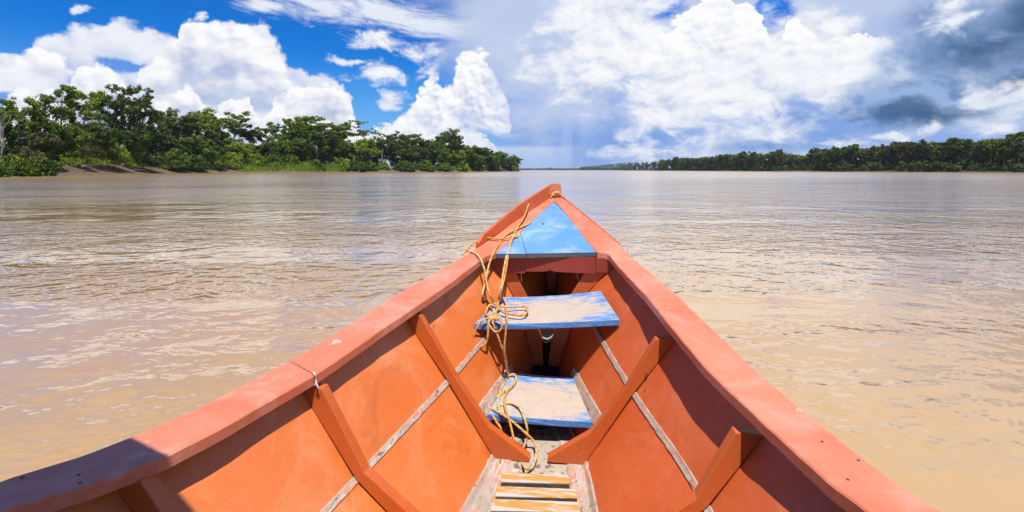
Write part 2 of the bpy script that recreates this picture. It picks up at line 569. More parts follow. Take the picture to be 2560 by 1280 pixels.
def caulk():
    m, T, p, _ = material("bare_caulked_wood")
    co = objco(T)
    n = T.noise(co, 7.0, 6.0, 0.65, 0.5)
    c = T.mix(T.step(n, 0.3, 0.7), (0.38, 0.31, 0.25), (0.53, 0.46, 0.39))
    pk = T.noise(T.vm('MULTIPLY', co, (7.0, 1.2, 7.0)), 8.0, 5.0, 0.65, 0.6)
    c = T.mix(T.mul(T.step(pk, 0.50, 0.60), 0.8), c, (0.62, 0.20, 0.10))
    bl_ = T.noise(T.vm('MULTIPLY', T.vm('ADD', co, (2.2, 4.4, 1.1)), (5.0, 1.0, 5.0)), 11.0, 6.0, 0.72, 0.8)
    c = T.mix(T.mul(T.step(bl_, 0.57, 0.63), 0.85), c, (0.055, 0.05, 0.048))
    T.put(p.inputs['Base Color'], c)
    p.inputs['Roughness'].default_value = 0.9
    p.inputs['Specular IOR Level'].default_value = 0.2
    set_bump(T, p, T.sub(n, bl_), 0.6, 0.006)
    return m


M['bare'] = caulk()
M['floor'] = paint("muddy_bare_floor", (0.43, 0.35, 0.27), (0.50, 0.42, 0.33), (0.56, 0.49, 0.41), rough=0.9, wear=0.03, scratch=0.3, dirt=(0.12, 0.10, 0.08), dirtamt=0.85, spec=0.2, dlev=0.53)
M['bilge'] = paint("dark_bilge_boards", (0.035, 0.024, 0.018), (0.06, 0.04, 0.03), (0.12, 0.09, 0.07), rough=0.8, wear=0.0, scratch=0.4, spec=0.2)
M['stem'] = paint("stem_paint", (0.66, 0.20, 0.085), (0.70, 0.26, 0.14), (0.74, 0.46, 0.34), rough=0.45, wear=0.04, scratch=0.4)


def seat_paint():
    """blue seat worn to bare sandy wood in the middle, in strokes along the plank"""
    m, T, p, _ = material("worn_blue_seat_paint")
    co = objco(T)
    x, y, z = T.sep(co)
    g = T.vm('MULTIPLY', co, (1.3, 5.0, 4.0))
    n = T.noise(g, 5.5, 9.0, 0.72, 0.4)
    n2 = T.noise(g, 26.0, 4.0, 0.7)
    # local x across the boat, y along it, 0 in the seat's middle
    mid = T.sub(1.0, T.m('SQRT', T.add(T.m('POWER', T.mul(T.m('ABSOLUTE', x), 1.95), 2.0), T.m('POWER', T.mul(T.m('ABSOLUTE', T.add(y, 0.055)), 3.6), 2.0))))
    w = T.mad(T.sub(n, 0.5), 2.6, T.mad(T.sub(n2, 0.5), 0.8, mid))
    top = T.step(T.sep(T.n('ShaderNodeNewGeometry').outputs['Normal'])[2], 0.6, 0.8)
    worn = T.mul(T.step(w, -0.12, 0.5), top)
    b = T.mix(T.step(n2, 0.35, 0.65), (0.055, 0.19, 0.50), (0.13, 0.31, 0.62))
    b = T.mix(T.mul(T.step(n, 0.46, 0.60), T.mul(top, 0.8)), b, (0.36, 0.46, 0.62))
    sand = T.mix(T.noise(co, 9.0, 6.0, 0.6, 0.4), (0.56, 0.46, 0.37), (0.43, 0.34, 0.26))
    c = T.mix(worn, b, sand)
    d = T.noise(co, 34.0, 3.0, 0.5)
    c = T.mix(T.mul(T.step(d, 0.70, 0.76), 0.8), c, (0.14, 0.10, 0.07))
    kn = T.noise(T.vm('ADD', co, (4, 1, 2)), 13.0, 3.0, 0.5)
    c = T.mix(T.mul(T.step(kn, 0.70, 0.74), 0.5), c, (0.35, 0.10, 0.05))
    gl = T.noise(T.vm('MULTIPLY', co, (1.2, 26.0, 4.0)), 4.0, 5.0, 0.65, 1.0)
    c = T.mix(T.mul(T.step(gl, 0.58, 0.70), 0.45), c, (0.22, 0.19, 0.17))
    c = T.mix(T.mul(T.step(gl, 0.42, 0.30), 0.35), c, (0.54, 0.48, 0.42))
    T.put(p.inputs['Base Color'], c)
    T.put(p.inputs['Roughness'], T.step(worn, 0, 1, 0.5, 0.85))
    p.inputs['Specular IOR Level'].default_value = 0.3
    set_bump(T, p, T.add(n, T.mul(n2, 0.5)), 0.35, 0.004)
    return m


M['seat'] = seat_paint()


def slat_paint():
    m, T, p, _ = material("worn_yellow_slat_paint")
    co = objco(T)
    x, y, z = T.sep(co)
    rnd = T.n('ShaderNodeObjectInfo').outputs['Random']
    q = T.vec(T.mad(rnd, 9.0, x), y, z)
    n = T.noise(T.vm('MULTIPLY', q, (1.0, 5.0, 1.0)), 7.0, 7.0, 0.62, 0.7)
    c = T.mix(T.noise(q, 14.0, 5.0), (0.52, 0.24, 0.035), (0.50, 0.31, 0.11))
    edge = T.step(T.m('ABSOLUTE', y), 0.028, 0.042)
    w = T.add(n, T.mul(edge, 0.22))
    c = T.mix(T.step(w, 0.48, 0.62), c, (0.52, 0.46, 0.39))
    side = T.step(z, -0.012, -0.004)
    gr = T.noise(T.vm('MULTIPLY', q, (6.0, 1.0, 20.0)), 12.0, 4.0, 0.7, 2.0)
    c = T.mix(side, T.mix(T.step(gr, 0.4, 0.6), (0.13, 0.10, 0.07), (0.27, 0.21, 0.15)), c)
    T.put(p.inputs['Base Color'], c)
    p.inputs['Roughness'].default_value = 0.75
    p.inputs['Specular IOR Level'].default_value = 0.3
    set_bump(T, p, T.add(n, T.mul(gr, 0.5)), 0.4, 0.005)
    return m


M['slat'] = slat_paint()


def flat(name, col, rough=0.7, var=0.25, scale=30.0):
    m, T, p, _ = material(name)
    co = objco(T)
    n = T.noise(co, scale, 4.0, 0.6)
    T.put(p.inputs['Base Color'], T.mix(n, tuple(c * (1 - var) for c in col), tuple(min(1, c * (1 + var)) for c in col)))
    p.inputs['Roughness'].default_value = rough
    p.inputs['Specular IOR Level'].default_value = 0.3
    set_bump(T, p, n, 0.2, 0.003)
    return m


M['deck_edge'] = paint("weathered_deck_edge", (0.09, 0.10, 0.12), (0.14, 0.14, 0.15), (0.30, 0.27, 0.22), rough=0.9, wear=0.06, scratch=0.6, spec=0.2)
M['iron'] = flat("dark_nail_iron", (0.05, 0.05, 0.06), 0.6)
M['white_cord'] = flat("white_cord", (0.62, 0.60, 0.56), 0.9)
M['rag'] = flat("pale_cloth", (0.40, 0.36, 0.31), 0.95)
M['roof'] = flat("dry_palm_thatch", (0.22, 0.16, 0.09), 0.9, 0.4, 12.0)


def rope_mat():
    m, T, p, _ = material("yellow_flecked_rope")
    u, v, _z = T.sep(objco(T, 'UV'))
    tw = T.m('FRACT', T.mad(v, 38.0, T.mul(u, 2.0)))
    fl = T.mul(T.step(T.m('ABSOLUTE', T.sub(T.m('FRACT', T.mad(v, 19.0, u)), 0.5)), 0.10, 0.06), T.step(T.noise(T.vec(0.0, v, 0.0), 9.0, 2.0), 0.42, 0.52))
    n = T.noise(T.vec(0.0, v, 3.0), 1.3, 2.0)
    c = T.mix(T.step(n, 0.42, 0.60), (0.70, 0.47, 0.18), (0.68, 0.27, 0.045))
    c = T.mix(T.mul(T.step(tw, 0.6, 0.9), 0.3), c, (0.40, 0.20, 0.05))
    c = T.mix(T.mul(fl, 0.85), c, (0.03, 0.10, 0.05))
    T.put(p.inputs['Base Color'], c)
    p.inputs['Roughness'].default_value = 0.75
    set_bump(T, p, T.m('PINGPONG', tw, 0.5), 0.6, 0.004)
    return m


M['rope'] = rope_mat()

# ------------------------------------------------------------------ river
me_w, T, p, _ = material("muddy_river_water")
co = objco(T)
x, y, z = T.sep(co)
big = T.noise(T.vm('MULTIPLY', co, (0.5, 1.6, 1)), 0.035, 4.0, 0.55, 0.6)
bands = T.noise(T.vm('MULTIPLY', co, (0.22, 1.5, 1)), 0.11, 4.0, 0.6, 1.2)
c = T.mix(T.step(big, 0.3, 0.7), (0.45, 0.275, 0.110), (0.50, 0.325, 0.145))
c = T.mix(T.mul(T.step(bands, 0.45, 0.7), 0.35), c, (0.42, 0.25, 0.09))
silt = T.noise(co, 0.9, 5.0, 0.6, 1.5)
c = T.mix(T.mul(T.step(silt, 0.4, 0.7), 0.25), c, (0.52, 0.345, 0.16))
T.put(p.inputs['Base Color'], c)
ln = T.n('ShaderNodeVectorMath', operation='LENGTH')
T.put(ln.inputs[0], co)
T.put(p.inputs['Roughness'], T.step(T.mad(T.sub(bands, 0.5), 25.0, ln.outputs['Value']), 15.0, 160.0, 0.05, 0.17))   # wind-ruffled out in the stream, smooth by the boat
p.inputs['IOR'].default_value = 1.36
p.inputs['Coat Weight'].default_value = 0.65
T.put(p.inputs['Coat Roughness'], T.step(ln.outputs['Value'], 4.0, 60.0, 0.06, 0.27))
p.inputs['Coat IOR'].default_value = 1.33
p.inputs['Specular IOR Level'].default_value = 0.5
ruffle = T.step(T.mad(T.sub(bands, 0.5), 1.4, big), 0.36, 0.60, 0.28, 1.3)
warp = T.vm('ADD', co, T.vm('MULTIPLY', T.noise(co, 0.35, 2.0, color=True), (1.1, 1.1, 0)))


def waves(off):
    """height of the water a little way off"""
    wp, cp = T.vm('ADD', warp, off), T.vm('ADD', co, off)
    a = T.noise(T.vm('MULTIPLY', wp, (0.95, 1.15, 1)), 4.8, 2.0, 0.5)      # ripples of a hand's length
    b_ = T.noise(T.vm('MULTIPLY', wp, (0.9, 1.15, 1)), 1.6, 1.0, 0.5)     # half-metre chop
    c_ = T.noise(T.vm('MULTIPLY', cp, (0.7, 1.0, 1)), 0.34, 2.0, 0.5)      # slow swell of the current
    return T.mad(T.mul(a, ruffle), 0.034, T.mad(T.mul(b_, T.mad(ruffle, 0.6, 0.4)), 0.044, T.mul(c_, 0.10)))


EPS = 0.02
lull = T.step(ln.outputs['Value'], 15.0, 120.0, 1.0, 0.6)
h0 = waves((0, 0, 0))
sx = T.mul(T.sub(waves((EPS, 0, 0)), h0), -1 / EPS)
sy = T.mul(T.sub(waves((0, EPS, 0)), h0), -1 / EPS)
nv = T.n('ShaderNodeVectorMath', operation='NORMALIZE')
T.put(nv.inputs[0], T.vec(T.mul(sx, lull), T.mul(sy, lull), 1.0))
T.L.new(nv.outputs[0], p.inputs['Normal'])
T.L.new(nv.outputs[0], p.inputs['Coat Normal'])
# ------------------------------------------------------------------ the boat, in its own axes
TH = R(9.0)
U = Vector((math.sin(TH), math.cos(TH), 0))      # towards the bow
Nn = Vector((math.cos(TH), -math.sin(TH), 0))    # to the boat's right
VC = -0.35                                        # where the keel line runs, across


def B(s, v, z):
    """boat axes (metres towards the bow, metres to the right, height) to world"""
    return Vector((U.x * s + Nn.x * v, U.y * s + Nn.y * v, z))


def ray(px, py):
    return Vector(((px - CX) / FPX, 1.0, -(py - HY) / FPX))


def on_station(px, py, s):
    """where the frame at station s is met; gives (v, z)"""
    r = ray(px, py)
    t = s / (U.x * r.x + U.y)
    return t * (r.x * Nn.x + Nn.y), EYE + t * r.z


def lerp(tab, s):
    if s <= tab[0][0]:
        return tab[0][1]
    for (a, fa), (b, fb) in zip(tab, tab[1:]):
        if s <= b:
            k = (s - a) / (b - a)
            return fa + (fb - fa) * k
    return tab[-1][1]


def smooth_tab(tab, n=12):
    """a table resampled along a monotone-ish cubic"""
    xs = [a for a, _ in tab]
    ys = [b for _, b in tab]
    m = []
    for i in range(len(xs)):
        if i == 0:
            m.append((ys[1] - ys[0]) / (xs[1] - xs[0]))
        elif i == len(xs) - 1:
            m.append((ys[-1] - ys[-2]) / (xs[-1] - xs[-2]))
        else:
            m.append((ys[i + 1] - ys[i - 1]) / (xs[i + 1] - xs[i - 1]))
    out = []
    for i in range(len(xs) - 1):
        h = xs[i + 1] - xs[i]
        for k in range(n):
            t = k / n
            out.append((xs[i] + h * t, (2 * t ** 3 - 3 * t * t + 1) * ys[i] + (t ** 3 - 2 * t * t + t) * h * m[i] + (-2 * t ** 3 + 3 * t * t) * ys[i + 1] + (t ** 3 - t * t) * h * m[i + 1]))
    out.append((xs[-1], ys[-1]))
    return out


SHEER = smooth_tab([(-5.0, 0.98), (-2.0, 0.95), (0.5, 0.935), (1.5, 0.925), (1.8, 0.92), (2.2, 0.89), (2.6, 0.835), (3.0, 0.77), (3.4, 0.715), (3.8, 0.65), (4.1, 0.565), (4.4, 0.455), (4.75, 0.345), (5.15, 0.255)])


def zs(s):
    return EYE - lerp(SHEER, s)


def on_sheer(px, py, dz=0.0):
    """where the ray meets the sheer surface (gunwale top)"""
    r = ray(px, py)
    lo, hi = 0.3, 8.0
    f = lambda t: (EYE + t * r.z) - (zs(t * (U.x * r.x + U.y)) + dz)
    for _ in range(60):
        mid = (lo + hi) / 2
        if f(mid) > 0:
            lo = mid
        else:
            hi = mid
    t = lo
    return t * (U.x * r.x + U.y), t * (r.x * Nn.x + Nn.y)


def edge(pix, aft):
    tab = sorted(on_sheer(*p) for p in pix)
    s0, v0 = tab[0]
    tab = [(s0 - 1.0, v0 + aft[0]), (s0 - 6.0, v0 + aft[1])] + tab
    return sorted(tab)


L_OUT = edge([(1374, 495), (1300, 545), (1195, 617), (1140, 650), (1000, 730), (850, 825), (725, 902), (623, 953), (459, 1037), (338, 1088), (197, 1142), (0, 1201)], (-0.10, -0.12))
L_IN = edge([(1386, 503), (1330, 552), (1237, 633), (1217, 638), (1200, 650), (1100, 725), (950, 825), (787, 936), (656, 1011), (525, 1085), (407, 1144), (230, 1211), (0, 1278)], (-0.08, -0.10))
R_OUT = edge([(1401, 490), (1457, 534), (1549, 609), (1640, 691), (1800, 840), (1944, 972), (2042, 1054), (2157, 1142), (2239, 1205), (2361, 1280)], (0.10, 0.12))
R_IN = edge([(1386, 503), (1440, 568), (1494, 631), (1516, 632), (1525, 640), (1612, 735), (1660, 795), (1765, 920), (1862, 1013), (2000, 1140), (2075, 1208), (2170, 1280)], (0.08, 0.10))
BOW = 5.06
AFT = -4.2

boat = tag(empty("wooden_boat", B(0, VC, 0)), "long orange wooden riverboat with blue seats and a blue foredeck, bow pointing upriver", "boat")
boat.rotation_euler = (0, 0, -TH)
BINV = (Matrix.Translation(boat.location) @ Matrix.Rotation(-TH, 4, 'Z')).inverted()


def bl(s, v, z):
    """boat axes to the boat object's own axes (x right, y forward)"""
    return BINV @ B(s, v, z)


def bw(p):
    return BINV @ Vector(p)


# gunwales
CAPT = 0.045
ss = sorted(set([AFT + 0.4 * i for i in range(12)] + [0.6 + 0.03 * i for i in range(149)] + [3.86, 3.88, 3.90, 3.92, 3.94, 3.96, 3.98] + [BOW]))
ss = [s for s in ss if s <= BOW]


def cap(Eo, Ei, sgn, o0, o1, i0, i1):
    """a gunwale length from outer/inner stations o0,i0 to o1,i1 (skewed butt joints)"""
    rings = []
    base = [q for q in ss if max(o0, i0) < q < min(o1, i1)]
    for k, s in enumerate([None] + base + [None]):
        so, si = (o0, i0) if k == 0 else ((o1, i1) if s is None else (s, s))
        j = 0.004 * mnoise.noise(Vector((so * 6.0, sgn * 4.0, 0.3))) + 0.003 * mnoise.noise(Vector((so * 21.0, sgn * 4.0, 2.3))) - sgn * 0.012 * max(0.0, mnoise.noise(Vector((so * 5.5, sgn * 9.0, 6.1))) - 0.42)
        o, i = lerp(Eo, so) + j, lerp(Ei, si) + 0.0035 * mnoise.noise(Vector((si * 12.0, sgn * 8.0, 7.3)))
        zo, zi = zs(so), zs(si)
        e = 0.006
        rings.append([bl(so, o, zo - CAPT), bl(so, o, zo - e), bl(so, o - sgn * e, zo), bl(si, i + sgn * e, zi), bl(si, i, zi - e), bl(si, i, zi - CAPT)])
    m = MB()
    m.loft(rings)
    return m.build("gunwale", M['cap'], boat, smooth=False)


cap(L_OUT, L_IN, -1, AFT, 2.191, AFT, 2.090)
cap(L_OUT, L_IN, -1, 2.195, BOW, 2.094, BOW)
cap(R_OUT, R_IN, 1, AFT, BOW, AFT, BOW)

# hull sections: top, seam, chine for both sides
def sec(s, l, r):
    return (s, [on_station(*p, s) for p in l], [on_station(*p, s) for p in r])


S1 = sec(2.9, [(1005, 785), (1116, 957), (1235, 1150)], [(1690, 850), (1588, 988), (1460, 1166)])
S2 = sec(2.1, [(748, 968), (885, 1203), (940, 1290)], [(1912, 1088), (1773, 1276), (1600, 1500)])
FLOOR = S1[1][2][1]


def under(E_, s, sgn, over=0.105):
    return (lerp(E_, s) + sgn * over, zs(s) - CAPT + 0.004)


def mk(s, seamL, seamR, chL, chR):
    return (s, [under(L_IN, s, -1), seamL, chL], [under(R_IN, s, 1), seamR, chR])


zf = FLOOR
S2 = (2.1, [S2[1][0], S2[1][1], (-0.655, zf - 0.01)], [S2[2][0], S2[2][1], (0.045, zf - 0.01)])
dL = S2[1][1][1]
SECS = [
    mk(AFT, (-1.32, dL - 0.06), (0.62, dL - 0.06), (-0.92, zf - 0.03), (0.30, zf - 0.03)),
    mk(0.4, (-1.22, dL - 0.05), (0.54, dL - 0.05), (-0.82, zf - 0.03), (0.20, zf - 0.03)),
    mk(1.39, (-1.13, dL - 0.03), (0.45, dL - 0.03), (-0.73, zf - 0.02), (0.12, zf - 0.02)),
    S2, S1,
    mk(3.4, (-0.735, EYE - 1.155), (0.075, EYE - 1.145), (-0.53, EYE - 1.62), (-0.19, EYE - 1.62)),
    mk(3.9, (-0.60, EYE - 1.04), (-0.08, EYE - 1.02), (-0.46, EYE - 1.52), (-0.26, EYE - 1.52)),
    (4.4, [(lerp(L_IN, 4.4) - 0.05, zs(4.4) - CAPT + 0.004), (-0.44, EYE - 0.86), (-0.39, EYE - 1.33)], [(lerp(R_IN, 4.4) + 0.05, zs(4.4) - CAPT + 0.004), (-0.29, EYE - 0.86), (-0.34, EYE - 1.33)]),
    (5.04, [(-0.375, zs(5.04) - CAPT + 0.004), (-0.37, EYE - 0.62), (-0.365, EYE - 1.0)], [(-0.345, zs(5.04) - CAPT + 0.004), (-0.35, EYE - 0.62), (-0.355, EYE - 1.0)]),
]


def section(s):
    """hull section at any station: left and right lists of (v, z), through a cubic in s"""
    res = []
    for side in (1, 2):
        pts = []
        for k in range(3):
            for c_ in range(2):
                tab = SECT[(side, k, c_)]
                pts.append(lerp(tab, s))
        res.append([(pts[0], pts[1]), (pts[2], pts[3]), (pts[4], pts[5])])
    return res


SECT = {(side, k, c_): smooth_tab([(q[0], q[side][k][c_]) for q in SECS], 8) for side in (1, 2) for k in range(3) for c_ in range(2)}

hs_ = sorted(set([AFT + 0.5 * i for i in range(10)] + [0.9 + 0.15 * i for i in range(28)] + [5.04]))
hs_ = [s for s in hs_ if s <= 5.04]


def side_curve(pts, n=5):
    """top -> seam -> chine with a little belly"""
    a, b_, c_ = pts
    out = []
    for k in range(n):
        t = k / n
        out.append((a[0] + (b_[0] - a[0]) * t, a[1] + (b_[1] - a[1]) * t))
    for k in range(n + 1):
        t = k / n
        out.append((b_[0] + (c_[0] - b_[0]) * t, b_[1] + (c_[1] - b_[1]) * t))
    return out


hullL, hullR, outL, outR = [], [], [], []
for s in hs_:
    l, r = section(s)
    cl, cr = side_curve(l), side_curve(r)
    hullL.append([bl(s, *q) for q in cl])
    hullR.append([bl(s, *q) for q in cr])
    outL.append([bl(s, v - 0.035, z - 0.012) for v, z in cl])
    outR.append([bl(s, v + 0.035, z - 0.012) for v, z in cr])


def shell(name, inn, out, mat):
    m = MB()
    rings = [list(a) + list(reversed(b)) for a, b in zip(inn, out)]
    m.loft(rings)
    return m.build(name, mat, boat)


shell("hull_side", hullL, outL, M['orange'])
shell("hull_side", hullR, outR, M['red_orange_shaded'])  # right side's weaker sunlight put into the colour, darker than the left

# bottom boards, pale and muddy amidships, dark bilge in the bow
def bottom(name, sts, mat):
    m = MB()
    rings = []
    for s in sts:
        l, r = section(s)
        a, b_ = l[2], r[2]
        mid = ((a[0] + b_[0]) / 2, (a[1] + b_[1]) / 2 - 0.005)
        rings.append([bl(s, a[0] - 0.03, a[1] + 0.004), bl(s, *mid), bl(s, b_[0] + 0.03, b_[1] + 0.004), bl(s, b_[0] + 0.03, b_[1] - 0.05), bl(s, mid[0], mid[1] - 0.06), bl(s, a[0] - 0.03, a[1] - 0.05)])
    m.loft(rings)
    m.build(name, mat, boat)


SPL = 3.30
bottom("bottom_boards", [s for s in hs_ if s < SPL - 0.02] + [SPL - 0.001], M['floor'])
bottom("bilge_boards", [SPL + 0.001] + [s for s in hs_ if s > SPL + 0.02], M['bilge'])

# transom
l, r = section(AFT)
m = MB()
m.prism([bl(AFT, *l[0]), bl(AFT, *l[1]), bl(AFT, *l[2]), bl(AFT, *r[2]), bl(AFT, *r[1]), bl(AFT, *r[0])], (0, 0.04, 0))
m.build("transom", M['orange'], boat)

# pale caulked battens along the seams and the chines
def strip(name, side, k, w_up, w_dn, s0, s1, mat, thick=0.006, jag=0.004):
    m = MB()
    rows = []
    n = max(8, int((s1 - s0) / 0.035))
    for i in range(n + 1):
        s = s0 + (s1 - s0) * i / n
        pts = section(s)[side]
        a, b_, c_ = pts
        if k == 1:
            d1 = Vector((a[0] - b_[0], a[1] - b_[1])).normalized()
            d2 = Vector((c_[0] - b_[0], c_[1] - b_[1])).normalized()
            o = Vector(b_)
        else:
            d1 = Vector((b_[0] - c_[0], b_[1] - c_[1])).normalized()
            other = section(s)[1 - side][2]
            d2 = Vector((other[0] - c_[0], other[1] - c_[1])).normalized()
            o = Vector(c_)
        nrm = Vector((1 if side == 0 else -1, 0.9)).normalized()
        j1 = jag * mnoise.noise(Vector((s * 30, k, side)))
        j2 = jag * mnoise.noise(Vector((s * 30, k + 5, side)))
        q = [o + d1 * (w_up + j1) + nrm * 0.001, o + d1 * (w_up * 0.8 + j1) + nrm * thick, o + nrm * thick, o + d2 * (w_dn * 0.8 + j2) + nrm * thick, o + d2 * (w_dn + j2) + nrm * 0.001]
        rows.append([bl(s, p_.x, p_.y) for p_ in q])
    m.rows(rows)
    return m.build(name, mat, boat)


for side in (0, 1):
    strip("seam_batten", side, 1, 0.016, 0.020, 0.6, 3.75, M['bare'], 0.008)
    strip("chine_caulking", side, 2, 0.035, 0.10, 0.6, 3.3, M['bare'], 0.012, 0.012)

# ribs
def rib(s, side, depth=0.066, thick=0.056, foot=True, cut=0.0):
    pts = section(s)[side]
    sg = 1 if side == 0 else -1
    a, b_, c_ = [Vector(q) for q in pts]
    if cut:
        a = a + (b_ - a) * cut
    n1 = (b_ - a).normalized()
    n2 = (c_ - b_).normalized()
    p1 = Vector((-n1.y, n1.x)) * sg
    p2 = Vector((-n2.y, n2.x)) * sg
    p1 = p1 if p1.x * sg > 0 else -p1
    p2 = p2 if p2.x * sg > 0 else -p2
    pm = (p1 + p2).normalized()
    z_top = a.y
    ia = a + p1 * (depth * 1.35)
    ia = ia - n1 * ((ia.y - z_top) / n1.y if abs(n1.y) > 1e-6 else 0)
    other = section(s)[1 - side][2]
    mid = (c_.x + other[0]) / 2
    fx = c_.x + (mid - c_.x) * 0.80
    tip = Vector((fx, c_.y + 0.03))
    outer = [a, b_ + p1 * 0.012, c_ + Vector((0, 0.006)), Vector((fx, c_.y + 0.004))]
    si = b_ + pm * depth * 0.95
    lo = b_ + (c_ - b_) * 0.66 + p2 * depth * 1.18
    inner = [ia, si, lo, tip]
    ring = [bl(s, q.x, q.y) for q in outer] + [bl(s, q.x, q.y) for q in reversed(inner)]
    m = MB()
    m.prism(ring, (0, thick, 0))
    return m.build("rib", M['rib'], boat, bevel=0.004)


for s in (1.39, 2.1, 2.9):
    for side in (0, 1):
        rib(s, side)
for side in (0, 1):
    rib(3.93, side, 0.10, 0.06, cut=0.12)
for s in (-3.2, -2.4, -1.6, -0.8, 0.0, 0.7):
    for side in (0, 1):
        rib(s, side)

# foredeck: two blue planks and their dark weathered edge
def deck_pt(px, py):
    s, v = on_sheer(px, py)
    return s, v


dk_ap, dk_l, dk_r = deck_pt(1386, 505), deck_pt(1238, 634), deck_pt(1492, 631)
sp_a, sp_b = deck_pt(1301, 581), deck_pt(1316, 634)


def plank(corners, name):
    m = MB()
    top, bot = [], []
    g = []
    n = len(corners)
    for i in range(n):
        a, b_ = corners[i], corners[(i + 1) % n]
        for k in range(6):
            t = k / 6
            g.append((a[0] + (b_[0] - a[0]) * t, a[1] + (b_[1] - a[1]) * t))
    cs = sum(q[0] for q in g) / len(g)
    cv_ = sum(q[1] for q in g) / len(g)
    g = [(q[0] + (cs - q[0]) * 0.013, q[1] + (cv_ - q[1]) * 0.013) for q in g]
    T1 = [bl(s, v, zs(s) - 0.001) for s, v in g]
    T0 = [bl(s, v, zs(s) - 0.034) for s, v in g]
    nn = len(g)
    b0 = len(m.v)
    cen = bl(cs, cv_, zs(cs) - 0.001)
    for i in range(nn):
        j = (i + 1) % nn
        m.poly([T1[i], T1[j], cen], 0)
        m.poly([T1[j], T1[i], T0[i], T0[j]], 1)
    m.poly(list(reversed(T0)), 1)
    return m.build(name, [M['blue_deck'], M['deck_edge']], boat)


plank([dk_l, sp_b, sp_a], "deck_plank")
plank([sp_b, dk_r, dk_ap, sp_a], "deck_plank")
# rusty bolt head on the deck
def disc(name, s, v, z, r, mat, parent, h=0.004, n=10):
    m = MB()
    c_ = bl(s, v, z)
    m.loft([[c_ + Vector((math.cos(2 * math.pi * k / n) * r * q, math.sin(2 * math.pi * k / n) * r * q, dz)) for k in range(n)] for q, dz in ((1, -0.002), (1, h * 0.6), (0.6, h))])
    return m.build(name, mat, parent)


M['rust'] = flat("rust", (0.28, 0.10, 0.03), 0.9, 0.5, 90)
s, v = on_sheer(1358, 559)
disc("bolt", s, v, zs(s), 0.012, M['rust'], boat)

# deck beam under the foredeck's aft edge, three boards with a notch
sB = dk_l[0] + 0.055
def beam_board(pa, pb, notch=None):
    m = MB()
    va, vb = on_station(pa, 650, sB)[0], on_station(pb, 650, sB)[0]
    zt = zs(sB) - 0.036
    zb = on_station((pa + pb) / 2, 682, sB)[1]
    bot = [(vb, zb), (va, zb)]
    if notch:
        vn = on_station(notch, 650, sB)[0]
        bot = [(vb, zb), (vn + 0.05, zb + 0.004), (vn + 0.006, zb + 0.012), (vn, zb + 0.028), (vn - 0.006, zb + 0.012), (vn - 0.05, zb + 0.004), (va, zb)]
    m.prism([bl(sB, va, zt), bl(sB, vb, zt)] + [bl(sB, *q) for q in bot], (0, 0.035, 0))
    return m.build("deck_beam", M['beam'], boat, bevel=0.003)


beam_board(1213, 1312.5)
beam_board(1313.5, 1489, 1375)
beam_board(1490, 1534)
# bulkhead far inside under the deck
l, r = section(4.55)
m = MB()
m.prism([bl(4.55, *l[0]), bl(4.55, *l[1]), bl(4.55, *l[2]), bl(4.55, *r[2]), bl(4.55, *r[1]), bl(4.55, *r[0])], (0, 0.03, 0))
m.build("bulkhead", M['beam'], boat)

# added dark board hiding the sunlit bow bottom behind the front seat
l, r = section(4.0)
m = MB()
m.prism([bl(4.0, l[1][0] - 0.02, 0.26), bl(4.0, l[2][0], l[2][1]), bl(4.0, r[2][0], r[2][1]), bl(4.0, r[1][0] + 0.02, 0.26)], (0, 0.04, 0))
m.build("added_dark_board", M['bilge'], boat)

# bulwark board on the left of the bow, stem post
m = MB()
rings = []
for i in range(15):
    t = i / 14
    px = 1197 + (1374 - 1197) * t
    py = 616 + (496 - 616) * t
    s, v = on_sheer(px, py)
    hgt = 0.052 + 0.072 * min(1, t * 1.6) ** 0.8 + 0.004 * mnoise.noise(Vector((t * 9, 0, 0)))
    if i == 0:
        hgt = 0.03
    z = zs(s)
    rings.append([bl(s, v, z), bl(s, v, z + hgt), bl(s, v - 0.024, z + hgt), bl(s, v - 0.026, z - 0.03)])
m.loft(rings)
m.build("bulwark_board", M['red_orange_shaded'], boat, bevel=0.003)
# remains of the same board on the right
m = MB()
rings = []
for i in range(15):
    t = i / 14
    px = 1404 + (1548 - 1404) * t
    py = 491 + (607 - 491) * t
    s, v = on_sheer(px, py)
    hgt = 0.005 + 0.006 * mnoise.noise(Vector((t * 14, 3, 0))) - 0.01 * t * t
    z = zs(s)
    rings.append([bl(s, v - 0.004, z - 0.02), bl(s, v - 0.002, z + hgt), bl(s, v + 0.008, z + hgt), bl(s, v + 0.009, z - 0.03)])
m.loft(rings)
m.build("bulwark_stump", M['red_orange_shaded'], boat)
m = MB()
sP = on_sheer(1387, 494)[0]
zb = zs(sP)
v0 = on_station(1373, 490, sP)[0]
v1 = on_station(1401, 490, sP)[0]
zt = on_station(1387, 459, sP)[1]
prof = [(v0, zb - 0.5), (v0, zt - 0.012), (v0 + 0.012, zt), (v1 - 0.02, zt + 0.006), (v1 - 0.004, zt - 0.004), (v1, zt - 0.02), (v1, zb - 0.5)]
rings = [[bl(sP + o, v, z - q) for v, z in prof] for o, q in ((0.0, 0.0), (0.07, 0.004), (0.12, 0.02))]
m.loft(rings)
m.build("stem_post", M['stem'], boat, bevel=0.006)

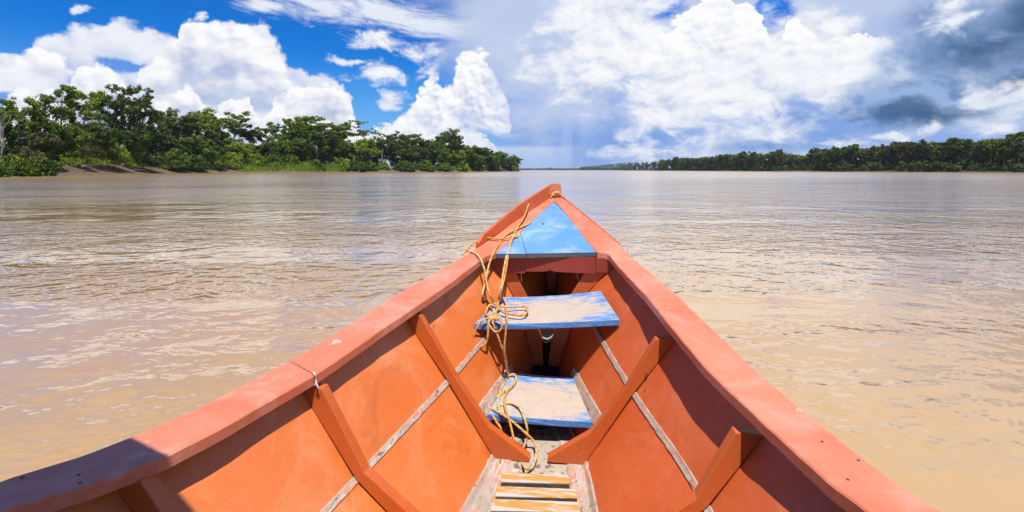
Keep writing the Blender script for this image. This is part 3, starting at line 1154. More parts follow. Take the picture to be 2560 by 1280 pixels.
# the river, open where the hull lies in it
outl = []
zl = []
for s in [AFT + 0.25 * i for i in range(60)]:
    if s > 5.0:
        break
    l, r = section(s)
    if l[2][1] - 0.045 > -0.01:
        break
    row = []
    for pts in (l, r):
        a_, b_, c_ = pts
        if b_[1] > 0 >= c_[1]:
            t = b_[1] / (b_[1] - c_[1])
            row.append(b_[0] + (c_[0] - b_[0]) * t)
        else:
            row.append(c_[0])
    zl.append((s, row[0] - 0.02, row[1] + 0.02))
ringL = [B(s, a_, 0) for s, a_, b_ in zl]
ringR = [B(s, b_, 0) for s, a_, b_ in zl]
hole = ringL + list(reversed(ringR))
bm = bmesh.new()
def loop(pts):
    vs = [bm.verts.new((p_[0], p_[1], 0)) for p_ in pts]
    return [bm.edges.new((vs[i], vs[(i + 1) % len(vs)])) for i in range(len(vs))]
box = [(-9, -9), (0, -9), (9, -9), (9, 0), (9, 9), (0, 9), (-9, 9), (-9, 0)]
bmesh.ops.triangle_fill(bm, edges=loop(hole) + loop(box), use_beauty=True)
me = bpy.data.meshes.new("river")
bm.to_mesh(me)
bm.free()
w = MB()
for v3 in [[tuple(me.vertices[i].co) for i in f.vertices] for f in me.polygons]:
    w.poly(v3)
gx = [-9000, -2000, -400, -60, -9, 0, 9, 60, 400, 2000, 9000]
for i in range(len(gx) - 1):
    for k in range(len(gx) - 1):
        if -9 <= gx[i] < 9 and -9 <= gx[k] < 9:
            continue
        w.poly([(gx[i], gx[k], 0), (gx[i + 1], gx[k], 0), (gx[i + 1], gx[k + 1], 0), (gx[i], gx[k + 1], 0)])
river = w.build("river", me_w)
if river.data.polygons[0].normal.z < 0:
    river.data.flip_normals()
tag(river, kind='structure')

# seats
def seat(sn, sf, zn, zfar, ln, rn, lf, rf, tilt=0.0, thick=0.04, notch=False):
    """plank from sn to sf; left/right extents at near and far edge"""
    cs_, cv_ = (sn + sf) / 2, (ln + rn + lf + rf) / 4
    cz = (zn + zfar) / 2
    o = empty("tmp")
    m = MB()
    n = 10
    rows = []
    pr = []
    for i in range(n + 1):
        t = i / n
        s = sn + (sf - sn) * t
        l_ = ln + (lf - ln) * t
        r_ = rn + (rf - rn) * t
        z = zn + (zfar - zn) * t
        row = []
        for k in range(13):
            q = k / 12
            v = l_ + (r_ - l_) * q
            zz = z - 0.012 * math.sin(q * math.pi) + tilt * (q - 0.5) + 0.0015 * mnoise.noise(Vector((q * 7, t * 3, 2)))
            row.append((v - cv_, s - cs_ + (0.012 * math.sin(q * 3.1) if i == 0 else 0), zz - cz))
        rows.append(row)
    top = [[Vector(p_) for p_ in row] for row in rows]
    rings = [list(row) + [q - Vector((0, 0, thick)) for q in reversed(row)] for row in top]
    m.loft(rings)
    bpy.data.objects.remove(o)
    ob = m.build("bench_seat", M['seat'], boat, bevel=0.004)
    ob.location = bl(cs_, cv_, cz)
    return ob


def st(px, py, s):
    return on_station(px, py, s)


a, b_ = st(1185, 811, 3.38), st(1549, 797, 3.38)
c_, d_ = st(1272, 740, 3.83), st(1488, 730, 3.83)
seat2 = dict(sn=3.38, sf=3.83, zn=(a[1] + b_[1]) / 2, zf=(c_[1] + d_[1]) / 2, l=a[0], r=b_[0])
so = seat(3.38, 3.83, (a[1] + b_[1]) / 2, (c_[1] + d_[1]) / 2, a[0] - 0.0, b_[0], c_[0] - 0.045, d_[0] + 0.04, tilt=(b_[1] - a[1]) * 0.9)
so["label"] = "front seat plank, blue paint worn to sandy wood in the middle"
a, b_ = st(1206, 1044, 3.07), st(1502, 1045, 3.07)
c_, d_ = st(1283, 934, 3.56), st(1468, 937, 3.56)
seat1 = dict(sn=3.07, sf=3.56, zn=(a[1] + b_[1]) / 2, zf=(c_[1] + d_[1]) / 2, l=a[0], r=b_[0])
so = seat(3.07, 3.56, (a[1] + b_[1]) / 2, (c_[1] + d_[1]) / 2, a[0], b_[0], c_[0], d_[0])
so["label"] = "lower rear seat plank, sandy bare wood with blue edges"

# seat risers: pale boards on the hull beside the rear seat
for side in (0, 1):
    m = MB()
    sg = 1 if side == 0 else -1
    ring = []
    for s, zz in ((3.02, seat1['zn'] + 0.055), (3.6, seat1['zf'] + 0.045), (3.6, seat1['zf'] - 0.01), (3.02, seat1['zn'] - 0.01)):
        p_ = section(s)[side]
        t = (zz - p_[1][1]) / (p_[2][1] - p_[1][1])
        v = p_[1][0] + (p_[2][0] - p_[1][0]) * t
        ring.append(bl(s, v + sg * 0.012, zz))
    m.prism(ring, (-sg * 0.015, 0, 0))
    m.build("seat_cleat", M['bare'], boat)

# nail heads on the gunwales
for px, py in ((55, 1195), (197, 1187), (200, 1207), (2055, 1104), (2146, 1151), (2120, 1199), (1662, 765), (1592, 657), (1085, 742), (885, 820), (1471, 553), (1568, 625)):
    s, v = on_sheer(px, py)
    disc("nail_head", s, v, zs(s), 0.005, M['iron'], boat, 0.002, 8)
for s0, side, off in ((2.05, 0, 0.3), (2.3, 0, 0.62), (2.55, 0, 0.55), (1.7, 0, 0.4), (2.4, 1, 0.5), (2.25, 1, 0.7), (2.75, 1, 0.3)):
    pass

# palm roof over the stern half; its front edge throws the shade on the near gunwale
m = MB()
ZR = EYE + 0.85
SR = 1.27 - 0.36 * (ZR - (EYE - 0.925)) 
rings = []
for i in range(25):
    q = i / 24
    v = -1.95 + 3.2 * q
    zz = ZR + 0.28 * math.sin(q * math.pi)
    sf_ = SR + 0.5 * max(0.0, -(v + 1.05)) + 0.3 * (0.28 * math.sin(q * math.pi))
    rings.append([bl(sf_, v, zz), bl(AFT + 0.3, v, zz), bl(AFT + 0.3, v, zz + 0.05), bl(sf_, v, zz + 0.05)])
m.loft(rings)
rf = m.build("canopy_roof", M['roof'], boat)
for s in (-0.6, -2.2, -3.8):
    for E_, v_ in ((L_IN, -1), (R_IN, 1)):
        v = lerp(E_, s) + v_ * 0.06
        q = (v + 1.95) / 3.2
        m = MB()
        m.tube([bl(s, v, zs(s) - 0.02), bl(s, v, ZR + 0.28 * math.sin(q * math.pi) + 0.02)], 0.025, 8)
        m.build("canopy_post", M['orange'], boat)

# ------------------------------------------------------------------ things lying in the boat
# duckboard
s0, v0_ = 2.62, None
db = empty("duckboard", B(2.6, -0.30, FLOOR + 0.01), -TH)
tag(db, "small duckboard of worn yellow slats lying on the muddy boat bottom", "duckboard")
for (x0, x1, yt, yb) in ((1252, 1424, 1179, 1204), (1238, 1443, 1214, 1240), (1226, 1451, 1246, 1276), (1214, 1462, 1283, 1318)):
    zt = FLOOR + 0.055
    def on_z(px, py, z):
        r_ = ray(px, py)
        t = (z - EYE) / r_.z
        w_ = Vector((r_.x * t, r_.y * t, z))
        return Matrix.Rotation(TH, 4, 'Z') @ (w_ - db.location)
    A, Bq, Cq, Dq = on_z(x0, yb, zt), on_z(x1, yb + 5, zt), on_z(x1 - 4, yt + 8, zt), on_z(x0 + 3, yt, zt)
    c_ = (A + Bq + Cq + Dq) / 4
    m = MB()
    n = 12
    rings = []
    for i in range(n + 1):
        t = i / n
        nr = A + (Bq - A) * t - c_
        fr = Dq + (Cq - Dq) * t - c_
        j = Vector((0, 0.002 * mnoise.noise(Vector((t * 8, x0, 0))), 0))
        dn = Vector((0, 0, -0.034))
        rings.append([nr + j, fr - j, fr - j + dn, nr + j + dn * 1.0 + Vector((0, 0.008, 0))])
    m.loft(rings)
    o = m.build("slat", M['slat'], db, bevel=0.004)
    o.location = c_
for dx_ in (-0.12, 0.11):
    m = MB()
    m.prism([Vector((dx_ - 0.02, -0.45, 0.011)), Vector((dx_ + 0.02, -0.45, 0.011)), Vector((dx_ + 0.02, 0.2, 0.011)), Vector((dx_ - 0.02, 0.2, 0.011))], (0, 0, -0.018))
    m.build("bearer", M['slat'], db)

# mooring rope
RR = 0.0074


def seat_pt(px, py, S_):
    r_ = ray(px, py)
    lo, hi = 1.0, 6.0
    def zt(s):
        k = (s - S_['sn']) / (S_['sf'] - S_['sn'])
        return S_['zn'] + (S_['zf'] - S_['zn']) * k - 0.008
    for _ in range(50):
        mid = (lo + hi) / 2
        s = mid * (U.x * r_.x + U.y)
        if EYE + mid * r_.z > zt(s) + RR:
            lo = mid
        else:
            hi = mid
    return Vector((r_.x * lo, lo, EYE + lo * r_.z))


def stn_pt(px, py, s):
    v, z = on_station(px, py, s)
    return B(s, v, z)


def gun_pt(px, py, up=0.0):
    s, v = on_sheer(px, py, RR + up)
    return B(s, v, zs(s) + RR + up)


def flo_pt(px, py, up=0.0):
    r_ = ray(px, py)
    t = (FLOOR + RR + 0.012 + up - EYE) / r_.z
    return Vector((r_.x * t, t, EYE + r_.z * t))


G, S2_, S1_, H, Fl = 'g', 'a', 'b', 'h', 'f'
strands = [
    # over the bulwark and down to the front seat
    [(1326, 497, G, 0.08), (1319, 518, G, 0.06), (1309, 544, G, 0.03), (1293, 570, G, 0.01), (1284, 588, G, 0.004), (1276, 603, G, 0.004), (1274, 622, G, 0.004), (1268, 634, H, 3.87), (1262, 660, H, 3.80), (1255, 700, H, 3.72), (1250, 730, H, 3.65), (1246, 752, S2_, 0)],
    [(1297, 583, G, 0.012), (1294, 592, G, 0.004), (1283, 592, G, 0.02), (1277, 610, G, 0.012), (1271, 632, H, 3.88), (1268, 655, H, 3.81), (1262, 690, H, 3.73), (1254, 722, H, 3.64), (1249, 755, S2_, 0)],
    [(1327, 555, G, 0.002), (1314, 563, G, 0.002), (1285, 576, G, 0.012), (1265, 588, G, 0.004), (1254, 598, G, 0.002), (1249, 610, G, 0.002), (1237, 625, G, 0.003), (1230, 641, H, 3.82), (1221, 667, H, 3.76), (1216, 695, H, 3.70), (1209, 722, H, 3.62), (1207, 738, H, 3.58), (1218, 755, S2_, 0), (1232, 768, S2_, 0)],
    [(1297, 583, G, 0.012), (1284, 590, G, 0.02), (1251, 597, G, 0.014), (1218, 595, G, 0.012), (1200, 598, G, 0.02), (1174, 616, G, 0.03), (1157, 636, G, 0.01), (1167, 628, G, 0.008), (1186, 632, G, 0.004), (1200, 645, G, 0.006), (1209, 667, H, 3.66), (1214, 688, H, 3.64), (1218, 716, H, 3.61), (1226, 739, H, 3.58), (1236, 757, S2_, 0), (1246, 768, S2_, 0)],
    # tangle on the front seat
    [(1236, 757, S2_, 0), (1222, 766, S2_, 0), (1215, 782, S2_, 0), (1222, 793, S2_, 0), (1236, 790, S2_, 0.0), (1243, 772, S2_, 0), (1247, 745, S2_, 0)],
    [(1250, 768, S2_, 0), (1266, 770, S2_, 0), (1295, 769, S2_, 0), (1314, 770, S2_, 0), (1319, 780, S2_, 0), (1311, 790, S2_, 0), (1292, 791, S2_, 0), (1266, 786, S2_, 0), (1252, 780, S2_, 0)],
    [(1246, 786, S2_, 0), (1232, 793, H, 3.40), (1208, 800, H, 3.36), (1190, 823, H, 3.34), (1184, 845, H, 3.33), (1192, 863, H, 3.33), (1205, 865, H, 3.33), (1216, 855, H, 3.34), (1220, 833, H, 3.345), (1220, 803, H, 3.37)],
    [(1220, 803, H, 3.37), (1226, 792, S2_, 0), (1240, 778, S2_, 0), (1254, 764, S2_, 0)],
    [(1246, 800, H, 3.375), (1230, 795, H, 3.375), (1222, 809, H, 3.36), (1228, 820, H, 3.355), (1240, 830, H, 3.35), (1252, 824, H, 3.35), (1255, 810, H, 3.36), (1247, 798, H, 3.37), (1236, 793, H, 3.39), (1232, 806, H, 3.36), (1238, 822, H, 3.355)],
    [(1248, 742, S2_, 0.0), (1256, 742, S2_, 0), (1264, 755, S2_, 0), (1266, 782, S2_, 0), (1267, 800, H, 3.365), (1266, 815, H, 3.35), (1263, 843, H, 3.34), (1261, 868, H, 3.34), (1262, 890, H, 3.36), (1266, 915, H, 3.42), (1270, 945, S1_, 0)],
    [(1240, 826, H, 3.355), (1244, 838, H, 3.35), (1250, 856, H, 3.36), (1259, 880, H, 3.38), (1265, 900, H, 3.42), (1268, 925, H, 3.47), (1264, 948, S1_, 0)],
    # on the rear seat and down to the floor
    [(1270, 945, S1_, 0), (1281, 942, S1_, 0.01), (1290, 948, S1_, 0.01), (1285, 964, S1_, 0.0), (1266, 984, S1_, 0), (1261, 1012, S1_, 0), (1268, 1040, S1_, 0), (1276, 1062, H, 3.03), (1284, 1096, H, 3.00), (1291, 1128, H, 2.99), (1301, 1150, H, 2.96), (1312, 1168, Fl, 0.02), (1323, 1173, Fl, 0.0), (1333, 1164, Fl, 0), (1341, 1133, Fl, 0.03), (1336, 1106, H, 3.02), (1314, 1083, H, 3.01), (1286, 1058, H, 3.04), (1254, 1036, S1_, 0), (1245, 1014, S1_, 0), (1249, 985, S1_, 0), (1259, 962, S1_, 0), (1264, 948, S1_, 0)],
    [(1250, 968, S1_, 0), (1229, 988, S1_, 0), (1219, 1003, S1_, 0), (1223, 1022, S1_, 0.0), (1240, 1053, H, 3.05), (1251, 1070, H, 3.03), (1258, 1096, H, 3.01), (1273, 1121, H, 2.99), (1294, 1131, H, 2.975), (1309, 1118, H, 2.99), (1318, 1083, H, 3.03), (1313, 1052, H, 3.05), (1297, 1022, S1_, 0.012), (1272, 1009, S1_, 0.004), (1251, 1015, S1_, 0)],
    [(1206, 1004, S1_, 0), (1225, 998, S1_, 0), (1248, 991, S1_, 0), (1262, 979, S1_, 0)],
    [(1216, 1020, S1_, 0), (1235, 1027, S1_, 0), (1257, 1041, S1_, 0)],
]
m = MB()
zoff = 0
for k, stn in enumerate(strands):
    pts = []
    for px, py, kind, a in stn:
        if kind == G:
            q = gun_pt(px, py, a)
        elif kind == S2_:
            q = seat_pt(px, py, seat2) + Vector((0, 0, a + 0.004 * (k % 3)))
        elif kind == S1_:
            q = seat_pt(px, py, seat1) + Vector((0, 0, a + 0.004 * (k % 3)))
        elif kind == H:
            q = stn_pt(px, py, a)
        else:
            q = flo_pt(px, py, a)
        pts.append(q)
    m.tube(spline(pts, 7), RR, 8, uv=True)
tag(m.build("mooring_rope", M['rope'], smooth=True), "long yellow and orange flecked rope tangled over the seats and the left gunwale", "rope")

# knot of rope round the stem
m = MB()
c0 = stn_pt(1390, 485, sP - 0.012)
rx = Vector(Nn)
for k in range(3):
    pts = []
    for i in range(17):
        a = 2 * math.pi * i / 16
        pts.append(c0 + rx * (0.022 * math.cos(a) + 0.012 * (k - 1)) + Vector((0, 0, 1)) * (0.016 * math.sin(a) + 0.004 * k) + U * (-0.008 * math.sin(2 * a + k)))
    m.tube(pts, 0.006, 8, uv=True)
m.tube(spline([c0 + rx * -0.02, stn_pt(1380, 489, sP - 0.03), stn_pt(1375, 494, sP - 0.05)], 5), 0.0055, 8, uv=True)
bandp = []
for (dv, ds) in ((0.03, -0.006), (0.075, -0.004), (0.078, 0.06), (0.06, 0.135), (-0.03, 0.135), (-0.075, 0.06), (-0.07, -0.004), (-0.02, -0.008)):
    bandp.append(B(sP + ds, (v0 + v1) / 2 + dv * 0.78, c0.z))
m.tube(spline(bandp, 4), 0.0055, 8, uv=True)
tag(m.build("rope_knot", M['rope'], smooth=True), "short yellow rope knotted round the stem post at the very bow", "rope")

# pale cord under the foredeck
m = MB()
m.tube(spline([stn_pt(1439, 676, 4.0), stn_pt(1444, 692, 3.98), stn_pt(1450, 707, 3.96), stn_pt(1457, 722, 3.93)], 4), 0.0045, 8, uv=True)
tag(m.build("hanging_cord", M['rope'], smooth=True), "short pale cord hanging from the deck beam above the front seat", "cord")

# white string at the joint of the left gunwale
m = MB()
p0 = gun_pt(787, 936, -0.01)
m.tube(spline([gun_pt(783, 931, 0.0), gun_pt(787, 936, 0.0), stn_pt(789, 947, 2.085), stn_pt(791, 958, 2.082), stn_pt(795, 969, 2.08)], 4), 0.0038, 6)
m.tube(spline([stn_pt(791, 956, 2.082), stn_pt(787, 964, 2.078)], 4), 0.003, 6)
tag(m.build("white_string", M['white_cord'], smooth=True), "bit of white string tied at the joint of the left gunwale", "string")

# pale rag under the front seat
m = MB()
rows = []
for i in range(10):
    t = i / 9
    px = 1357 + 38 * t
    py = 843 + 6 * math.sin(t * 5.0) - 6 * t
    rows.append([stn_pt(px, py - 2, 3.975), stn_pt(px + 1, py + 5 - 3 * t, 3.955), stn_pt(px, py + 6 - 3 * t, 3.965), stn_pt(px, py - 1, 3.985)])
m.loft(rows)
tag(m.build("rag", M['rag'], smooth=True), "crumpled pale rag hanging in the dark under the front seat", "rag")
# ------------------------------------------------------------------ river banks
rng = np.random.default_rng(11)


def bank_mat(name, soil, soil2, grass, gmin, gmax):
    m, T, p, _ = material(name)
    co = objco(T)
    x, y, z = T.sep(co)
    n = T.noise(co, 0.35, 6.0, 0.65, 0.5)
    n2 = T.noise(T.vm('MULTIPLY', co, (1, 1, 6)), 1.4, 5.0, 0.65)
    c = T.mix(T.step(n2, 0.35, 0.65), soil, soil2)
    g = T.step(T.mad(T.sub(n, 0.5), 3.4, z), gmin, gmax)
    c = T.mix(g, c, T.mix(n2, grass, tuple(v * 0.6 for v in grass)))
    T.put(p.inputs['Base Color'], c)
    p.inputs['Roughness'].default_value = 0.95
    p.inputs['Specular IOR Level'].default_value = 0.1
    set_bump(T, p, T.add(n, n2), 1.0, 0.5)
    return m


M['bank_l'] = bank_mat("earth_bank", (0.125, 0.088, 0.058), (0.20, 0.145, 0.098), (0.13, 0.19, 0.045), 3.3, 4.7)
M['bank_r'] = bank_mat("far_earth_bank", (0.075, 0.05, 0.03), (0.12, 0.075, 0.045), (0.05, 0.08, 0.025), 0.5, 1.2)


def gp(px, Y):
    """a point on the water plane seen in column px at distance Y"""
    return Vector(((px - CX) / FPX * Y, Y, 0))


# waterline of the left bank: column and distance
WL = [(-900, 52), (-500, 70), (-200, 90), (0, 108), (110, 122), (160, 134), (250, 158), (340, 195), (440, 240), (560, 268), (700, 292), (820, 318), (900, 340), (1000, 362), (1100, 392), (1180, 440), (1240, 510), (1285, 600), (1308, 700)]


def wl(px):
    return lerp(WL, px)


BH = [(-900, 2.6), (60, 2.8), (140, 4.4), (200, 4.9), (300, 4.6), (400, 3.6), (480, 2.8), (600, 3.0), (750, 3.4), (860, 2.6), (1310, 2.4)]
BP = [(-6, -0.6), (0, -0.05), (1.2, 0.22), (3.5, 0.55), (6.5, 1.45), (9, 2.25), (11.5, 2.7), (14, 2.9), (19, 3.2), (30, 3.6), (60, 4.0), (200, 4.5), (1500, 5.0)]


def bank_z(px, back):
    return lerp(BP, back) * lerp(BH, px) / 2.8


rows = []
pl = [gp(px, Y) for px, Y in WL]
pl = spline(pl, 10)
for i, p_ in enumerate(pl):
    q = pl[min(i + 1, len(pl) - 1)] - pl[max(i - 1, 0)]
    inl = Vector((-q.y, q.x, 0)).normalized()
    hb = lerp(BH, CX + FPX * p_.x / p_.y)
    row = []
    for k, (d, h) in enumerate(BP):
        jd = d + (0.5 * mnoise.noise(Vector((i * 0.25, k * 0.4, 1))) if 0 < d < 40 else 0)
        a = p_ + inl * jd
        z = h * hb / 2.8 + (0.35 * mnoise.noise(Vector((a.x * 0.16, a.y * 0.16, 5))) if d > 1 else 0)
        row.append((a.x, a.y, z))
    rows.append(row)
m = MB()
m.rows(rows)
tag(m.build("left_bank", M['bank_l'], smooth=True), kind='structure')

WR = [(5200, 118), (3900, 170), (3000, 245), (2560, 320), (2300, 395), (2100, 470), (1900, 620), (1750, 830), (1640, 1120), (1560, 1750), (1500, 2900)]
pr = spline([gp(px, Y) for px, Y in WR], 10)
rows = []
for i, p_ in enumerate(pr):
    q = pr[min(i + 1, len(pr) - 1)] - pr[max(i - 1, 0)]
    inl = Vector((q.y, -q.x, 0)).normalized()
    row = []
    for k, (d, h) in enumerate(((-6, -0.6), (0, -0.05), (1.5, 0.15), (3, 0.5), (6, 1.2), (12, 2.0), (40, 2.6), (200, 3.0), (2500, 4.0))):
        jd = d + (1.2 * mnoise.noise(Vector((i * 0.25, k * 1.3, 9))) if 0 < d < 40 else 0)
        a = p_ + inl * jd
        z = h + (0.4 * mnoise.noise(Vector((a.x * 0.12, a.y * 0.12, 5))) if d > 1 else 0)
        row.append((a.x, a.y, z))
    rows.append(row)
m = MB()
m.rows(rows)
tag(m.build("right_bank", M['bank_r'], smooth=True), kind='structure')

# far shore closing the reach
m = MB()
m.rows([[gp(px, Y) + Vector((0, d, h)) for px, Y in ((700, 5200), (1000, 5000), (1200, 4800), (1350, 4600), (1450, 4200), (1530, 3400), (1600, 2900))] for d, h in ((-20, -0.5), (0, 0.1), (10, 2), (3000, 4))])
tag(m.build("far_shore", M['bank_r']), kind='structure')


# ------------------------------------------------------------------ trees
def leaf_mat(name, c1, c2, c3, trans=0.15):
    m = bpy.data.materials.new(name)
    m.use_nodes = True
    m.node_tree.nodes.clear()
    T = NT(m.node_tree)
    out = T.n('ShaderNodeOutputMaterial')
    at = T.n('ShaderNodeAttribute', attribute_name='tone')
    rnd = T.n('ShaderNodeObjectInfo').outputs['Random']
    t = at.outputs['Fac']
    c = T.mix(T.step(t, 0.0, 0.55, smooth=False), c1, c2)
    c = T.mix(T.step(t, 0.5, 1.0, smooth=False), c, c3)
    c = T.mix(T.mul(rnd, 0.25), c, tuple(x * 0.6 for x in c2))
    d = T.n('ShaderNodeBsdfDiffuse')
    T.put(d.inputs[0], c)
    tr = T.n('ShaderNodeBsdfTranslucent')
    T.put(tr.inputs[0], T.mix(0.5, c, (0.12, 0.2, 0.02)))
    mxn = T.n('ShaderNodeMixShader')
    mxn.inputs[0].default_value = trans
    T.L.new(d.outputs[0], mxn.inputs[1])
    T.L.new(tr.outputs[0], mxn.inputs[2])
    gl = T.n('ShaderNodeBsdfGlossy')
    gl.inputs['Roughness'].default_value = 0.45
    T.put(gl.inputs[0], (0.9, 0.95, 1.0))
    m2 = T.n('ShaderNodeMixShader')
    m2.inputs[0].default_value = 0.012
    T.L.new(mxn.outputs[0], m2.inputs[1])
    T.L.new(gl.outputs[0], m2.inputs[2])
    T.L.new(m2.outputs[0], out.inputs[0])
    return m


LEAF = {
    'dark': leaf_mat("dark_leaves", (0.022, 0.042, 0.007), (0.062, 0.108, 0.013), (0.160, 0.230, 0.027)),
    'mid': leaf_mat("green_leaves", (0.036, 0.068, 0.008), (0.105, 0.175, 0.014), (0.230, 0.320, 0.030)),
    'bright': leaf_mat("bright_leaves", (0.070, 0.125, 0.010), (0.180, 0.275, 0.015), (0.310, 0.410, 0.032)),
    'olive': leaf_mat("olive_leaves", (0.044, 0.050, 0.014), (0.092, 0.098, 0.027), (0.155, 0.155, 0.050)),
    'pale': leaf_mat("pale_leaves", (0.060, 0.090, 0.024), (0.120, 0.165, 0.042), (0.195, 0.240, 0.072)),
    'grass': leaf_mat("lime_grass", (0.11, 0.17, 0.016), (0.19, 0.28, 0.02), (0.29, 0.38, 0.035)),
}
BARK = {
    'grey': flat("grey_bark", (0.30, 0.26, 0.21), 0.9, 0.4, 2.0),
    'white': flat("pale_bark", (0.40, 0.36, 0.31), 0.85, 0.3, 2.0),
    'dark': flat("dark_bark", (0.085, 0.065, 0.05), 0.9, 0.4, 2.0),
}


class Crown:
    """many small leaves gathered in clumps"""
    def __init__(self):
        self.c, self.s, self.n, self.t = [], [], [], []

    def clump(self, c, r, n, ls, flat_=0.6, tone=0.5, up=0.5):
        """c centre, r radius, n leaves of size ls; flat_ squashes it"""
        # a clump is a few ragged tufts of unlike size, each with stray leaves round it
        m_ = 6
        tc_ = rng.normal(size=(m_, 3))
        tc_ /= np.linalg.norm(tc_, axis=1)[:, None] + 1e-9
        tc_ *= (r * rng.uniform(0.25, 0.95, m_))[:, None]
        tr_ = r * rng.uniform(0.25, 0.60, m_)
        tt_ = rng.normal(0, 0.14, m_)
        w_ = tr_ ** 2
        k = rng.choice(m_, n, p=w_ / w_.sum())
        d = rng.normal(size=(n, 3))
        d /= np.linalg.norm(d, axis=1)[:, None] + 1e-9
        rad = tr_[k] * np.where(rng.uniform(size=n) < 0.85, rng.uniform(0.3, 1.0, n) ** 0.6, rng.uniform(0.9, 1.7, n))
        p = tc_[k] + d * rad[:, None]
        p[:, 2] *= flat_
        nn = d * 1.0 + rng.normal(size=(n, 3)) * 0.42
        nn[:, 2] += up
        nn /= np.linalg.norm(nn, axis=1)[:, None] + 1e-9
        self.c.append(p + np.array(c))
        self.n.append(nn)
        self.s.append(ls * rng.uniform(0.6, 1.35, n))
        self.t.append(np.clip(tone + tt_[k] + rng.normal(0, 0.13, n), 0, 1))

    def mesh(self, name, mat):
        c = np.concatenate(self.c)
        n = np.concatenate(self.n)
        s = np.concatenate(self.s)
        t = np.concatenate(self.t)
        k = len(c)
        a = np.cross(n, rng.normal(size=(k, 3)))
        a /= np.linalg.norm(a, axis=1)[:, None] + 1e-9
        b = np.cross(n, a)
        a = a * s[:, None] * 0.62
        b = b * s[:, None] * 0.40
        droop = n * (s * 0.12)[:, None]
        V = np.empty((k, 4, 3))
        V[:, 0] = c - a - droop
        V[:, 1] = c + b
        V[:, 2] = c + a - droop
        V[:, 3] = c - b
        me = bpy.data.meshes.new(name)
        me.vertices.add(k * 4)
        me.vertices.foreach_set('co', V.reshape(-1))
        me.loops.add(k * 4)
        me.loops.foreach_set('vertex_index', np.arange(k * 4, dtype=np.int32))
        me.polygons.add(k)
        me.polygons.foreach_set('loop_start', np.arange(0, k * 4, 4, dtype=np.int32))
        me.materials.append(mat)
        me.update(calc_edges=True)
        at = me.attributes.new('tone', 'FLOAT', 'FACE')
        at.data.foreach_set('value', t.astype(np.float32))
        return me


def limb_pts(a, b, bend, k=6):
    a, b = Vector(a), Vector(b)
    o = Vector(rng.normal(size=3)) * bend * (b - a).length
    o.z = abs(o.z) * 0.6
    return [a + (b - a) * (i / k) + o * math.sin(math.pi * i / k) * (1 + 0.4 * math.sin(i * 2.1)) for i in range(k + 1)]


